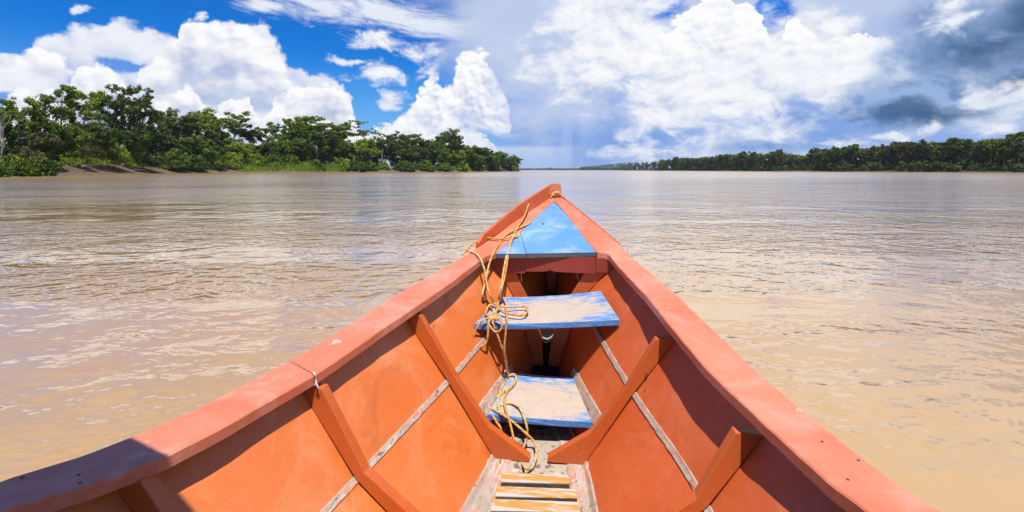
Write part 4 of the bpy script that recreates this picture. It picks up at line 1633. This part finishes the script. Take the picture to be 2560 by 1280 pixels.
def tree_meshes(kind, H, Wd, leaf, bark, seed, ls=0.62, dens=1.0, lean=0.0, low=None):
    """trunk and crown meshes for a tree of height H and crown width Wd standing at the origin"""
    global rng
    rng = np.random.default_rng(seed)
    tr = MB()
    cr = Crown()
    u = rng.uniform
    Rr = Wd / 2
    trunk_r = 0.012 * H + 0.08

    def nleaf(r, q=1.0):
        return max(10, int(dens * q * 26 * (r / ls) ** 1.55))

    def limbs(base, n, z0, z1, rad, rr, q=1.0, flat_=0.55, thick=0.35, sub=3, tone=(0.3, 0.75), hang=0.0):
        ends = []
        for i in range(n):
            a = 2 * math.pi * (i + u(-0.3, 0.3)) / n
            d = rad * math.sqrt(u(0.12, 1.0))
            z = z0 + (z1 - z0) * u(0, 1) * (1.15 - 0.35 * (d / rad) ** 2)
            e = Vector((base.x + d * math.cos(a), base.y + d * math.sin(a), min(z, z1)))
            zb = base.z + (e.z - base.z) * u(-0.15, 0.3)
            st_ = Vector((base.x * zb / max(base.z, 1), base.y * zb / max(base.z, 1), max(zb, base.z * 0.8)))
            L_ = limb_pts(st_, e, 0.10)
            r0 = trunk_r * thick * u(0.7, 1.1)
            tr.tube(L_, [r0 * (1 - 0.75 * j / (len(L_) - 1)) for j in range(len(L_))], 5)
            ends.append(e)
            for k in range(sub):
                c_ = e + Vector((u(-1, 1), u(-1, 1), u(-0.45, 0.5))) * rr * 0.95
                r = rr * u(0.55, 1.0)
                hh = (c_.z - z0) / max(z1 - z0, 1)
                cr.clump(c_, r, nleaf(r, q), ls, flat_, float(np.clip(u(*tone) + 0.12 * hh, 0, 1)), 0.6)
        return ends

    if kind in ('emergent', 'tall'):
        top = Vector((lean * H, u(-0.03, 0.03) * H, H * 0.62))
        nst = 2 if kind == 'emergent' else 1
        for k in range(nst):
            o = Vector((u(-0.06, 0.06) * H * k, u(-0.05, 0.05) * H * k, 0))
            L_ = limb_pts(o, top + o * 1.6, 0.03)
            tr.tube(L_, [trunk_r * (1 - 0.55 * j / 6) for j in range(7)], 7)
        limbs(top, 15, H * 0.56, H * 0.98, Rr * 0.90, Wd * 0.145, 1.05, 0.9, 0.36, 4)
        limbs(Vector((top.x * 0.8, top.y, H * 0.45)), 10, H * 0.34, H * 0.68, Rr * 0.85, Wd * 0.14, 0.95, 0.95, 0.32, 3, (0.1, 0.55))
        # climbers down the trunk
        for k in range(22 if kind == 'emergent' else 12):
            z = H * u(0.06, 0.55)
            r = Wd * u(0.07, 0.13)
            cr.clump((top.x * z / top.z + u(-0.28, 0.28) * Wd, u(-0.28, 0.28) * Wd, z), r, nleaf(r, 1.1), ls, 2.1, u(0.0, 0.32), 0.2)
    elif kind == 'umbrella':
        top = Vector((lean * H, 0, H * 0.6))
        L_ = limb_pts((0, 0, 0), top, 0.03)
        tr.tube(L_, [trunk_r * (1 - 0.5 * j / 6) for j in range(7)], 7)
        for lev, (zz, rad, n) in enumerate(((0.95, 0.75, 6), (0.86, 1.0, 8), (0.75, 0.7, 5))):
            for i in range(n):
                a = 2 * math.pi * (i + u(-0.35, 0.35)) / n + lev
                d = Rr * rad * u(0.35, 0.95)
                e = Vector((top.x * 1.3 + d * math.cos(a), d * math.sin(a), H * (zz + u(-0.075, 0.05) - 0.09 * (d / Rr) ** 2)))
                L_ = limb_pts(top * u(0.85, 1.0), e, 0.10)
                tr.tube(L_, [trunk_r * 0.42 * (1 - 0.75 * j / 6) for j in range(7)], 5)
                for k in range(3):
                    r = Wd * u(0.10, 0.17)
                    c_ = e + Vector((u(-1, 1) * r, u(-1, 1) * r, u(-0.55, 0.45) * r))
                    cr.clump(c_, r, nleaf(r, 1.1), ls, 0.46, float(np.clip(u(0.3, 0.7) + 0.1 * (2 - lev), 0, 1)), 0.9)
        if low:
            limbs(Vector((0, 0, H * 0.35)), 5, H * 0.2, H * 0.55, Rr * 0.6, Wd * 0.16, 0.8, 0.8, 0.3, 2, (0.1, 0.5))
    elif kind == 'round':
        top = Vector((lean * H, 0, H * 0.5))
        L_ = limb_pts((0, 0, 0), top, 0.03)
        tr.tube(L_, [trunk_r * (1 - 0.45 * j / 6) for j in range(7)], 7)
        n = 26
        for i in range(n):
            a = i * 2.39996
            f = (i + 0.5) / n
            ph = math.acos(1 - 1.45 * f)
            q = u(0.62, 0.95)
            e = Vector((top.x + Rr * q * math.sin(ph) * math.cos(a), Rr * q * math.sin(ph) * math.sin(a), H * 0.62 + H * 0.34 * q * math.cos(ph)))
            if i % 2 == 0:
                L_ = limb_pts(top * u(0.8, 1.0), e, 0.10)
                tr.tube(L_, [trunk_r * 0.38 * (1 - 0.75 * j / 6) for j in range(7)], 5)
            for k in range(3):
                r = Wd * u(0.09, 0.17)
                c_ = e + Vector((u(-1, 1), u(-1, 1), u(-0.8, 0.8))) * r * 1.1
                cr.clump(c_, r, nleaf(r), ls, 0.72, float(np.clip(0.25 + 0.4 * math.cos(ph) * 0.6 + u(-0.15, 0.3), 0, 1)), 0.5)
        if low:
            for k in range(10):
                z = H * u(0.06, 0.42)
                r = Wd * u(0.12, 0.2)
                cr.clump((u(-0.32, 0.32) * Wd, u(-0.32, 0.32) * Wd, z), r, nleaf(r, 0.9), ls, 1.2, u(0.05, 0.45), 0.3)
    elif kind == 'pole':
        top = Vector((lean * H, 0, H * 0.78))
        L_ = limb_pts((0, 0, 0), top, 0.02)
        tr.tube(L_, [trunk_r * 0.8 * (1 - 0.5 * j / 6) for j in range(7)], 7)
        limbs(top, 7, H * 0.74, H * 0.98, Rr * 0.8, Wd * 0.22, 1.0, 0.6, 0.4, 2)
    elif kind in ('bare', 'twin'):
        n = 6 if kind == 'bare' else 2
        for i in range(n):
            a = math.pi * (i + 0.5) / n + u(-0.1, 0.1)
            d = Rr * (0.95 if kind == 'bare' else 0.35)
            e = Vector((d * math.cos(a) + lean * H, u(-0.3, 0.3) * Rr, H * (0.86 + 0.1 * math.sin(a))))
            L_ = limb_pts((u(-0.02, 0.02) * H + (i - 0.5) * 0.05 * H * (kind == 'twin'), 0, 0 if (i < 2) else H * 0.3), e, 0.05)
            tr.tube(L_, [trunk_r * 0.42 * (1 - 0.7 * j / 6) for j in range(7)], 6)
            for k in range(3):
                t0 = L_[u(0, 1) > 0.5 and 4 or 5]
                e2 = t0 + Vector((u(-0.3, 0.3) * Rr, u(-0.3, 0.3) * Rr, u(0.08, 0.2) * H))
                tr.tube(limb_pts(t0, e2, 0.08, 4), [trunk_r * 0.2, trunk_r * 0.16, trunk_r * 0.12, trunk_r * 0.08, trunk_r * 0.05], 4)
                r = Wd * u(0.09, 0.15)
                cr.clump(e2, r, nleaf(r, 0.55), ls * 0.9, 0.4, u(0.35, 0.75), 0.8)
    elif kind == 'bush':
        n = int(10 + Wd * 0.9)
        for i in range(n):
            a = i * 2.39996
            q = math.sqrt((i + 0.5) / n)
            x_, y_ = Rr * q * math.cos(a), Rr * 0.8 * q * math.sin(a)
            hh = H * (1 - 0.75 * q ** 2.2) * u(0.75, 1.0)
            tr.tube(limb_pts((x_ * 0.15, y_ * 0.15, -0.6), (x_ * 0.8, y_ * 0.8, hh * 0.8), 0.08, 4), [0.10, 0.08, 0.06, 0.045, 0.03], 4)
            for z in np.arange(0.2, hh, max(0.55, H * 0.2)):
                r = max(0.55, min(H * 0.3, Wd * 0.2)) * u(0.75, 1.1)
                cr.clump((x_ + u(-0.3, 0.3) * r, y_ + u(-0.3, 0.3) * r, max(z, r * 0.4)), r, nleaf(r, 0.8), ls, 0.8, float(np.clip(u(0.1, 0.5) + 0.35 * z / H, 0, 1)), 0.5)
    tm = tr
    return tm, cr, leaf, bark


def tree(name, kind, H, Wd, leaf, bark, seed, loc, rz=0.0, ls=0.62, dens=1.0, lean=0.0, low=None, label=None, cat="tree", group=None, parts=("trunk", "crown")):
    tm, cr, lf, bk = tree_meshes(kind, H, Wd, leaf, bark, seed, ls, dens, lean, low)
    r_ = empty(name, loc, rz)
    tag(r_, label, cat, group)
    tm.build(parts[0], BARK[bk], r_, smooth=True)
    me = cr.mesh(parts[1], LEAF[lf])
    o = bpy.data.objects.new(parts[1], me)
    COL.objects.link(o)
    o.parent = r_
    return r_


def left_spot(px, back):
    Y = wl(px) + back
    g = gp(px, Y)
    g.z = bank_z(px, back) - 0.25
    return g


LT = [
    # px, top row, width px, metres behind the waterline, kind, leaf, bark, lean, low, name, label
    (-70, 262, 100, 34, 'round', 'mid', 'grey', 0, 1, "forest tree past the left edge of the photograph, half out of view"),
    (38, 250, 96, 30, 'tall', 'mid', 'white', 0.03, 0, "leafy tree with pale trunk at the far left, shorter than its tall neighbours"),
    (6, 268, 62, 22, 'bare', 'pale', 'white', -0.06, 0, "leaning white-trunked thin tree at the very left edge of the forest"),
    (98, 292, 74, 30, 'round', 'mid', 'dark', 0, 1, "round green tree between the pale-trunked left tree and the tall loose tree"),
    (150, 213, 74, 40, 'tall', 'mid', 'grey', 0.0, 0, "tall tree with loose gappy crown, leftmost of the towering trees"),
    (206, 221, 78, 34, 'tall', 'bright', 'grey', 0.02, 0, "tall bright green tree just left of the tallest vine-hung tree"),
    (286, 203, 88, 36, 'emergent', 'dark', 'dark', -0.01, 0, "tallest tree of the left bank, dark and hung with vines"),
    (345, 212, 80, 38, 'emergent', 'dark', 'dark', 0.02, 0, "dark vine-hung tree leaning on the right side of the tallest tree"),
    (395, 270, 74, 40, 'tall', 'pale', 'grey', 0.02, 0, "thin see-through tree right of the tallest dark trees"),
    (448, 281, 108, 30, 'umbrella', 'olive', 'grey', 0.0, 1, "wide flat-topped brownish olive tree on the left bank"),
    (510, 268, 82, 34, 'round', 'bright', 'grey', 0.0, 1, "pointed bright green tree right of the olive flat-topped tree"),
    (574, 278, 62, 30, 'umbrella', 'mid', 'white', 0.10, 0, "flat-topped tree with white limbs leaning right into a gap of sky"),
    (545, 318, 66, 26, 'round', 'mid', 'dark', 0, 1, "low rounded tree in front of the white-limbed leaning tree"),
    (630, 319, 66, 32, 'umbrella', 'dark', 'grey', 0.0, 1, "low dark spreading tree right of the first big gap of sky"),
    (681, 301, 50, 40, 'pole', 'dark', 'grey', 0.0, 0, "small tufted crown on a bare thin pole, standing clear above its neighbours"),
    (738, 300, 84, 34, 'round', 'mid', 'grey', 0.0, 0, "gappy round green tree right of the tufted pole tree"),
    (776, 291, 84, 38, 'umbrella', 'mid', 'dark', 0.02, 0, "layered spreading tree, highest in the middle of the left bank"),
    (795, 322, 92, 26, 'round', 'dark', 'dark', 0.0, 1, "dense dark tree below the layered spreading tree"),
    (850, 306, 74, 36, 'umbrella', 'mid', 'white', 0.0, 0, "flat tree just left of the fan of bare white limbs"),
    (888, 303, 74, 34, 'bare', 'pale', 'white', 0.0, 0, "thinly leaved tree with a fan of bare white limbs"),
    (925, 326, 50, 34, 'bare', 'pale', 'white', 0.05, 0, "smaller pale-limbed tree right of the white fan tree"),
    (955, 330, 46, 22, 'twin', 'mid', 'white', 0.0, 0, "tree on two slim white trunks in front of the dark forest"),
    (986, 331, 50, 32, 'umbrella', 'dark', 'grey', 0.0, 1, "little dark flat-topped tree just right of the twin white trunks"),
    (1030, 334, 58, 32, 'umbrella', 'dark', 'grey', 0.0, 1, "dark flat-topped tree halfway between the twin trunks and the big dome tree"),
    (1066, 350, 62, 26, 'round', 'dark', 'dark', 0.0, 1, "low dark round tree left of the big dome tree"),
    (1122, 329, 78, 34, 'round', 'dark', 'dark', 0.0, 1, "big domed dark tree near the downstream end of the left bank"),
    (1162, 364, 54, 28, 'round', 'mid', 'dark', 0.0, 1, "green tree at the right foot of the big dome tree"),
    (1204, 370, 54, 28, 'umbrella', 'dark', 'grey', 0.0, 1, "dark spreading tree, third from the tip of the left bank"),
    (1248, 381, 50, 26, 'umbrella', 'mid', 'dark', 0.0, 1, "spreading tree, second from the tip of the left bank"),
    (1284, 393, 34, 20, 'round', 'mid', 'dark', 0.0, 1, "last small tree on the tip of the left bank"),
    (102, 330, 70, 18, 'round', 'olive', 'dark', 0.0, 1, "low olive tree behind the shrubs at the left edge"),
    (166, 318, 90, 22, 'round', 'mid', 'dark', 0.0, 1, "bushy tree below the tall loose tree, above the earth bank"),
    (236, 312, 84, 24, 'round', 'dark', 'dark', 0.0, 1, "dark bushy tree below the tall bright green tree"),
    (318, 318, 84, 22, 'round', 'dark', 'dark', 0.0, 1, "dark understorey tree at the foot of the tallest tree"),
    (405, 328, 74, 24, 'round', 'dark', 'dark', 0.0, 1, "dark understorey tree below the thin see-through tree"),
    (470, 336, 84, 20, 'round', 'mid', 'dark', 0.0, 1, "green understorey tree below the olive flat-topped tree"),
    (600, 356, 72, 20, 'round', 'bright', 'dark', 0.0, 1, "light green low tree under the first gap of sky"),
    (690, 346, 76, 24, 'round', 'mid', 'dark', 0.0, 1, "green low tree at the foot of the tufted pole tree"),
    (742, 346, 64, 22, 'round', 'dark', 'dark', 0.0, 1, "dark low tree below the gappy round tree"),
    (838, 345, 74, 24, 'round', 'dark', 'dark', 0.0, 1, "dark low tree left of the bright leafy tree by the grass"),
    (900, 352, 82, 20, 'round', 'bright', 'dark', 0.0, 1, "bright leafy tree at the right end of the grass patch"),
    (945, 348, 60, 32, 'round', 'dark', 'dark', 0.0, 1, "dark tree filling the gap behind the twin white trunks"),
    (1002, 352, 70, 22, 'round', 'dark', 'dark', 0.0, 1, "dark rounded tree just right of the twin trunks, down to the water"),
    (1044, 366, 60, 20, 'round', 'olive', 'dark', 0.0, 1, "olive low tree left of the low dark round tree"),
    (1094, 362, 60, 20, 'round', 'mid', 'dark', 0.0, 1, "green low tree in front of the big dome tree"),
    (1140, 378, 52, 18, 'round', 'bright', 'dark', 0.0, 1, "light green low tree at the foot of the dome tree's right side"),
    (1184, 388, 46, 18, 'round', 'mid', 'dark', 0.0, 1, "small green tree near the tip, in front of the spreading trees"),
    (1226, 392, 44, 16, 'round', 'dark', 'dark', 0.0, 1, "small dark tree between the last two spreading trees of the left bank"),
    (1268, 398, 32, 14, 'round', 'dark', 'dark', 0.0, 1, "small dark tree just before the tip of the left bank"),
]
for i, (px, ty, wpx, back, kind, leaf, bark, lean, low, label) in enumerate(LT):
    loc = left_spot(px, back)
    k = loc.y / FPX
    H = EYE + (HY - ty) * k - loc.z
    Wd = wpx * k
    ls = max(0.42, min(0.9, loc.y * 0.0024))
    dn = 1.0 if kind != 'round' else 0.9
    tree("forest_tree", kind, H, Wd, leaf, bark, 100 + i, loc, 0.0, ls, dn, lean, low, label, group="trees of the left bank")

LB = [
    # shrubs: px, top row, width px, metres behind waterline, leaf, label
    (-60, 388, 120, 3, 'mid', "dense shrub at the water, running out of the photo's left edge"),
    (38, 384, 92, 3, 'mid', "large dense shrub at the waterline, lower left corner of the bank"),
    (108, 388, 76, 4, 'dark', "dense dark shrub at the waterline beside the bare earth slope"),
    (60, 358, 80, 19, 'olive', "tall olive shrub behind the waterline shrubs at the left"),
    (150, 345, 90, 25, 'mid', "feathery green shrub at the top of the earth slope, left end"),
    (208, 352, 84, 25, 'olive', "olive feathery shrub above the middle of the earth slope"),
    (262, 366, 70, 24, 'mid', "green shrub above the earth slope, left of the lime shrub"),
    (290, 350, 56, 18, 'bright', "lime green shrub glowing below the tallest tree"),
    (332, 354, 42, 18, 'bright', "small lime green shrub right of the larger lime shrub"),
    (372, 380, 64, 14, 'dark', "dark shrub over the right end of the earth slope"),
    (428, 372, 70, 12, 'mid', "green shrub below the olive flat-topped tree"),
    (478, 378, 66, 10, 'dark', "dark shrub with pale leaves hanging low over the water"),
    (530, 366, 62, 12, 'mid', "green shrub tumbling to the water left of the light green low tree"),
    (578, 382, 58, 12, 'bright', "light green shrub left of the grass, close to the water"),
    (628, 372, 64, 16, 'bright', "yellow green shrub behind the left end of the grass"),
    (676, 384, 58, 14, 'mid', "green shrub on the grass slope, left part"),
    (722, 380, 52, 18, 'mid', "green shrub behind the grass slope, middle"),
    (792, 400, 36, 8, 'mid', "small dark green shrub sitting in the lime grass"),
    (764, 382, 52, 20, 'dark', "dark shrub behind the lime grass"),
    (852, 392, 46, 11, 'bright', "bright shrub at the right end of the lime grass"),
    (892, 398, 46, 7, 'dark', "dark shrub hanging to the water below the bright leafy tree"),
    (925, 402, 36, 8, 'mid', "small shrub left of the fallen pale log"),
    (960, 404, 30, 10, 'bright', "small light shrub at the foot of the twin white trunks"),
    (1010, 402, 52, 6, 'dark', "dark shrub at the water right of the fallen pale log"),
    (1060, 400, 50, 7, 'mid', "green shrub at the water below the low dark round tree"),
    (1106, 404, 46, 7, 'mid', "green shrub at the water below the big dome tree"),
    (1150, 402, 44, 8, 'bright', "light shrub at the water right of the big dome tree"),
    (1196, 408, 36, 7, 'mid', "low shrub at the water, third from the tip of the bank"),
    (1236, 410, 32, 6, 'dark', "low dark shrub at the water, second from the tip of the bank"),
    (1280, 412, 34, 6, 'mid', "last low shrub on the tip of the left bank"),
]
for i, (px, ty, wpx, back, leaf, label) in enumerate(LB):
    loc = left_spot(px, back)
    k = loc.y / FPX
    H = EYE + (HY - ty) * k - loc.z
    tree("shrub", 'bush', max(1.2, H), wpx * k, leaf, 'dark', 400 + i, loc, 0.0, max(0.34, loc.y * 0.0021), 0.9, label=label, cat="shrub", group="shrubs of the left bank", parts=("stems", "foliage"))

# lime grass slope
def grass(name, spots, n, mat, h0, h1, seed):
    r2 = np.random.default_rng(seed)
    V, F = [], []
    for _ in range(n):
        px, back = spots(r2)
        Y = wl(px) + back
        g = gp(px, Y)
        z = bank_z(px, back)
        h = r2.uniform(h0, h1) * (0.75 + 0.75 * mnoise.noise(Vector((g.x * 0.09, g.y * 0.09, 4))))
        h = max(h, h0 * 0.5)
        a = r2.uniform(0, 6.28)
        d = np.array([math.cos(a), math.sin(a)]) * h * r2.uniform(0.1, 0.5)
        w_ = h * 0.07 + 0.05
        b0 = len(V)
        V += [(g.x - w_ * math.sin(a), g.y + w_ * math.cos(a), z - 0.3), (g.x + w_ * math.sin(a), g.y - w_ * math.cos(a), z - 0.3), (g.x + d[0] * 0.5, g.y + d[1] * 0.5, z + h * 0.7), (g.x + d[0], g.y + d[1], z + h * 0.95)]
        F += [(b0, b0 + 1, b0 + 2), (b0, b0 + 2, b0 + 3)]
    me = bpy.data.meshes.new(name)
    me.from_pydata(V, [], F)
    me.materials.append(mat)
    at = me.attributes.new('tone', 'FLOAT', 'FACE')
    tv = np.repeat(r2.uniform(0.1, 1, n), 2).astype(np.float32)
    at.data.foreach_set('value', tv)
    o = bpy.data.objects.new(name, me)
    COL.objects.link(o)
    return o


tag(grass("grass", lambda r_: (lerp([(0, 600), (0.25, 735), (1, 866)], r_.uniform(0, 1)), r_.uniform(3, 25)), 9000, LEAF['grass'], 1.4, 4.2, 5), "lime green grass on the low slope in the middle of the left bank", "grass", kind='stuff')
tag(grass("scrub_grass", lambda r_: (lerp([(0, 150), (0.5, 430), (1, 1300)], r_.uniform(0, 1)), 22 - 15 * r_.uniform(0, 1) ** 1.7), 6500, LEAF['bright'], 0.4, 1.2, 6), "short grass and weeds along the top of the earth bank", "grass", kind='stuff')

# fallen pale logs on the bank
def log(label, a, b, r):
    m = MB()
    pa = left_spot(*a)
    pb = left_spot(*b)
    pa.z -= 0.1
    pb.z -= 0.1
    m.tube(limb_pts(pa, pb, 0.03), [r * (1 - 0.08 * i) for i in range(7)], 7)
    tag(m.build("fallen_log", BARK['grey'], smooth=True), label, "log", "fallen logs on the left bank")


log("pale fallen log sloping down the bank right of the twin white trunks", (932, 14), (972, 3), 0.34)
log("thin grey driftwood log lying along the brown earth slope", (205, 7), (300, 8), 0.14)
log("short driftwood stick at the right end of the earth slope", (330, 6), (378, 4), 0.12)

# right bank: front row of single trees, nearest first
kinds = [('round', 'dark', 'white'), ('tall', 'dark', 'white'), ('round', 'mid', 'grey'), ('umbrella', 'dark', 'grey'), ('round', 'olive', 'white'), ('tall', 'mid', 'white'), ('tall', 'olive', 'grey')]
ORD = "first second third fourth fifth sixth seventh eighth ninth tenth eleventh twelfth thirteenth fourteenth fifteenth sixteenth seventeenth eighteenth nineteenth twentieth".split()


def ordinal(n):
    tens = {2: "twenty", 3: "thirty", 4: "forty", 5: "fifty"}
    if n <= 20:
        return ORD[n - 1]
    if n % 10 == 0:
        return {30: "thirtieth", 40: "fortieth", 50: "fiftieth"}[n]
    return tens[n // 10] + "-" + ORD[n % 10 - 1]


TONE = {'dark': "dark green", 'mid': "mid green", 'olive': "olive green", 'bright': "light green", 'pale': "pale green"}
SHAPE = {'round': "round-crowned", 'tall': "tall irregular", 'umbrella': "flat-topped"}
# skyline of the right bank in the photograph
SKYR = [(1440, 416), (1500, 411), (1560, 403), (1600, 402), (1655, 398), (1672, 393), (1720, 393), (1790, 385), (1850, 379), (1900, 380), (1945, 374), (1975, 386), (2010, 385), (2040, 368), (2075, 372), (2120, 358), (2160, 366), (2200, 357), (2230, 352), (2290, 353), (2330, 352), (2370, 346), (2410, 344), (2450, 350), (2490, 334), (2530, 334), (2560, 335), (2700, 326), (3200, 300)]
protos = []
for k, (kind, leaf, bark) in enumerate(kinds):
    for rep in range(2):
        tm, cr, lf, bk = tree_meshes(kind, 26.0, 15.0 if kind != 'umbrella' else 19.0, leaf, bark, 700 + k * 2 + rep, 0.95, 1.3, 0.0, 1)
        t_me = tm.build("trunk", BARK[bk], None, smooth=True)
        c_me = cr.mesh("crown", LEAF[lf])
        tmesh = t_me.data
        bpy.data.objects.remove(t_me)
        protos.append((kind, leaf, tmesh, c_me))
r3 = np.random.default_rng(3)
px = 2546.0
cnt = 0
while px > 1660 and cnt < 48:
    Yw = lerp(sorted(WR), px)
    Y = Yw + r3.uniform(10, 16)
    k = Y / FPX
    top = lerp(SKYR, px) + r3.uniform(-5, 9)
    H = EYE + (HY - top) * k - 1.8
    kind, leaf, tmesh, c_me = protos[r3.integers(len(protos))]
    cnt += 1
    r_ = empty("bank_tree", gp(px, Y) + Vector((0, 0, 1.8)), r3.uniform(0, 6.28))
    sc = H / 26.0
    r_.scale = (sc * r3.uniform(0.85, 1.1), sc * r3.uniform(0.85, 1.1), sc)
    tag(r_, f"{TONE[leaf]} {SHAPE[kind]} right bank tree, front row, {ordinal(cnt)} from the right edge", "tree", "front row of trees on the right bank")
    for nm, me in (("trunk", tmesh), ("crown", c_me)):
        o = bpy.data.objects.new(nm, me)
        COL.objects.link(o)
        o.parent = r_
    px -= r3.uniform(0.62, 1.0) * 11.5 / k * (1.0 if px > 1900 else 0.8)

# the mass of forest behind and beyond
def forest(name, spots, mat, seed, label, ls, q, rr):
    global rng
    rng = np.random.default_rng(seed)
    cr = Crown()
    for (x_, y_, z0, H, Wd) in spots:
        for k in range(6):
            f = (k + 0.5) / 6
            r = Wd * rng.uniform(0.28, 0.46)
            z = z0 + H * (0.06 + 0.86 * f)
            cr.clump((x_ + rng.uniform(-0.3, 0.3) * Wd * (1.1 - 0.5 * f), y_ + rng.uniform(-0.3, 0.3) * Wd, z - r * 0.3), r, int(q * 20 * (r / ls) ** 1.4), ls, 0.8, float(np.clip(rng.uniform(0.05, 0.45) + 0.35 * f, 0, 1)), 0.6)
    me = cr.mesh(name, mat)
    o = bpy.data.objects.new(name, me)
    COL.objects.link(o)
    tag(o, label, "forest", kind='stuff')


sp = []
r4 = np.random.default_rng(8)
px = 5000.0
while px > 1660:
    Yw = lerp(sorted(WR), px)
    for row in range(3):
        Y = Yw + (20 if px < 2600 else 9) + row * 12 + r4.uniform(-3, 3)
        k = Y / FPX
        H = (HY - lerp(SKYR, px)) * k * r4.uniform(0.82, 0.98)
        q_ = gp(px + r4.uniform(-10, 10), Y)
        sp.append((q_.x, q_.y, 2.0, H, 13.0))
    px -= 8.5 / (Yw / FPX)
forest("forest", sp, LEAF['dark'], 21, "unbroken dark forest filling in behind the front trees of the right bank", 1.1, 1.25, 1)
sp = []
px = 1662.0
while px > 1452:
    Yw = lerp(sorted(WR), px)
    for row in range(2):
        Y = Yw + 8 + row * 14 + r4.uniform(-4, 4)
        k = Y / FPX
        H = (HY - lerp(SKYR, px)) * k * r4.uniform(0.80, 1.02)
        q_ = gp(px, Y)
        sp.append((q_.x, q_.y, 1.5, max(H, 4), 15.0))
    px -= 10.0 / (Yw / FPX)
forest("distant_forest", sp, LEAF['dark'], 22, "far part of the right bank forest dwindling towards the bend", 1.9, 0.7, 1)
sp = []
for px in np.arange(1180, 1560, 1.5):
    Y = lerp([(1180, 4850), (1350, 4620), (1450, 4250), (1530, 3450), (1560, 3100)], px) + r4.uniform(10, 60)
    k = Y / FPX
    top = 420.5 + 1.3 * mnoise.noise(Vector((px * 0.05, 0, 0))) + (-2.5 if abs(px - 1375) < 4 else 0)
    H = (HY - top) * k
    q_ = gp(px, Y)
    sp.append((q_.x, q_.y, 1.0, H * r4.uniform(0.8, 1.05), 24.0))
forest("horizon_forest", sp, LEAF['dark'], 23, "blue strip of forest on the horizon between the two banks", 4.0, 0.7, 1)
# understorey along the right waterline
sp = []
px = 3200.0
while px > 1640:
    Yw = lerp(sorted(WR), px)
    Y = Yw + r4.uniform(0.3, 5)
    q_ = gp(px, Y)
    sp.append((q_.x, q_.y, 0.1, r4.uniform(3.0, 10.0), r4.uniform(4, 7)))
    px -= 3.2 / (Yw / FPX) * r4.uniform(0.7, 1.3)
forest("bank_scrub", sp, LEAF['dark'], 24, "scrub and creepers along the waterline of the right bank", 0.8, 0.8, 1)
# thicket closing the left forest behind its trees
sp = []
px = -400.0
while px < 1290:
    Yw = wl(px)
    for row in range(2):
        Y = Yw + 44 + row * 16 + r4.uniform(-4, 4)
        k = Y / FPX
        top = lerp([(-400, 330), (0, 340), (400, 352), (560, 372), (620, 362), (700, 362), (1000, 356), (1120, 362), (1200, 384), (1300, 404)], px)
        q_ = gp(px, Y)
        sp.append((q_.x, q_.y, 3.0, max(3, (HY - top) * k * r4.uniform(0.85, 1.05)), 11.0))
    px += 7.5 / (Yw / FPX)
forest("thicket", sp, LEAF['dark'], 25, "shady thicket closing the forest behind the trees of the left bank", 0.9, 0.8, 1)

# ------------------------------------------------------------------ the damp air
m = MB()
hx = 9600
a_, b_ = [(-hx, -9600, -1.5), (hx, -9600, -1.5), (hx, 9600, -1.5), (-hx, 9600, -1.5)], [(-hx, -9600, 70), (hx, -9600, 70), (hx, 9600, 70), (-hx, 9600, 70)]
m.loft([a_, b_])
hm = bpy.data.materials.new("damp_air")
hm.use_nodes = True
hm.node_tree.nodes.clear()
T = NT(hm.node_tree)
vo = T.n('ShaderNodeVolumePrincipled')
vo.inputs['Color'].default_value = (0.72, 0.84, 1.0, 1)
vo.inputs['Density'].default_value = 0.00005
vo.inputs['Anisotropy'].default_value = 0.0
T.L.new(vo.outputs[0], T.n('ShaderNodeOutputMaterial').inputs['Volume'])
tag(m.build("haze", hm), kind='stuff')
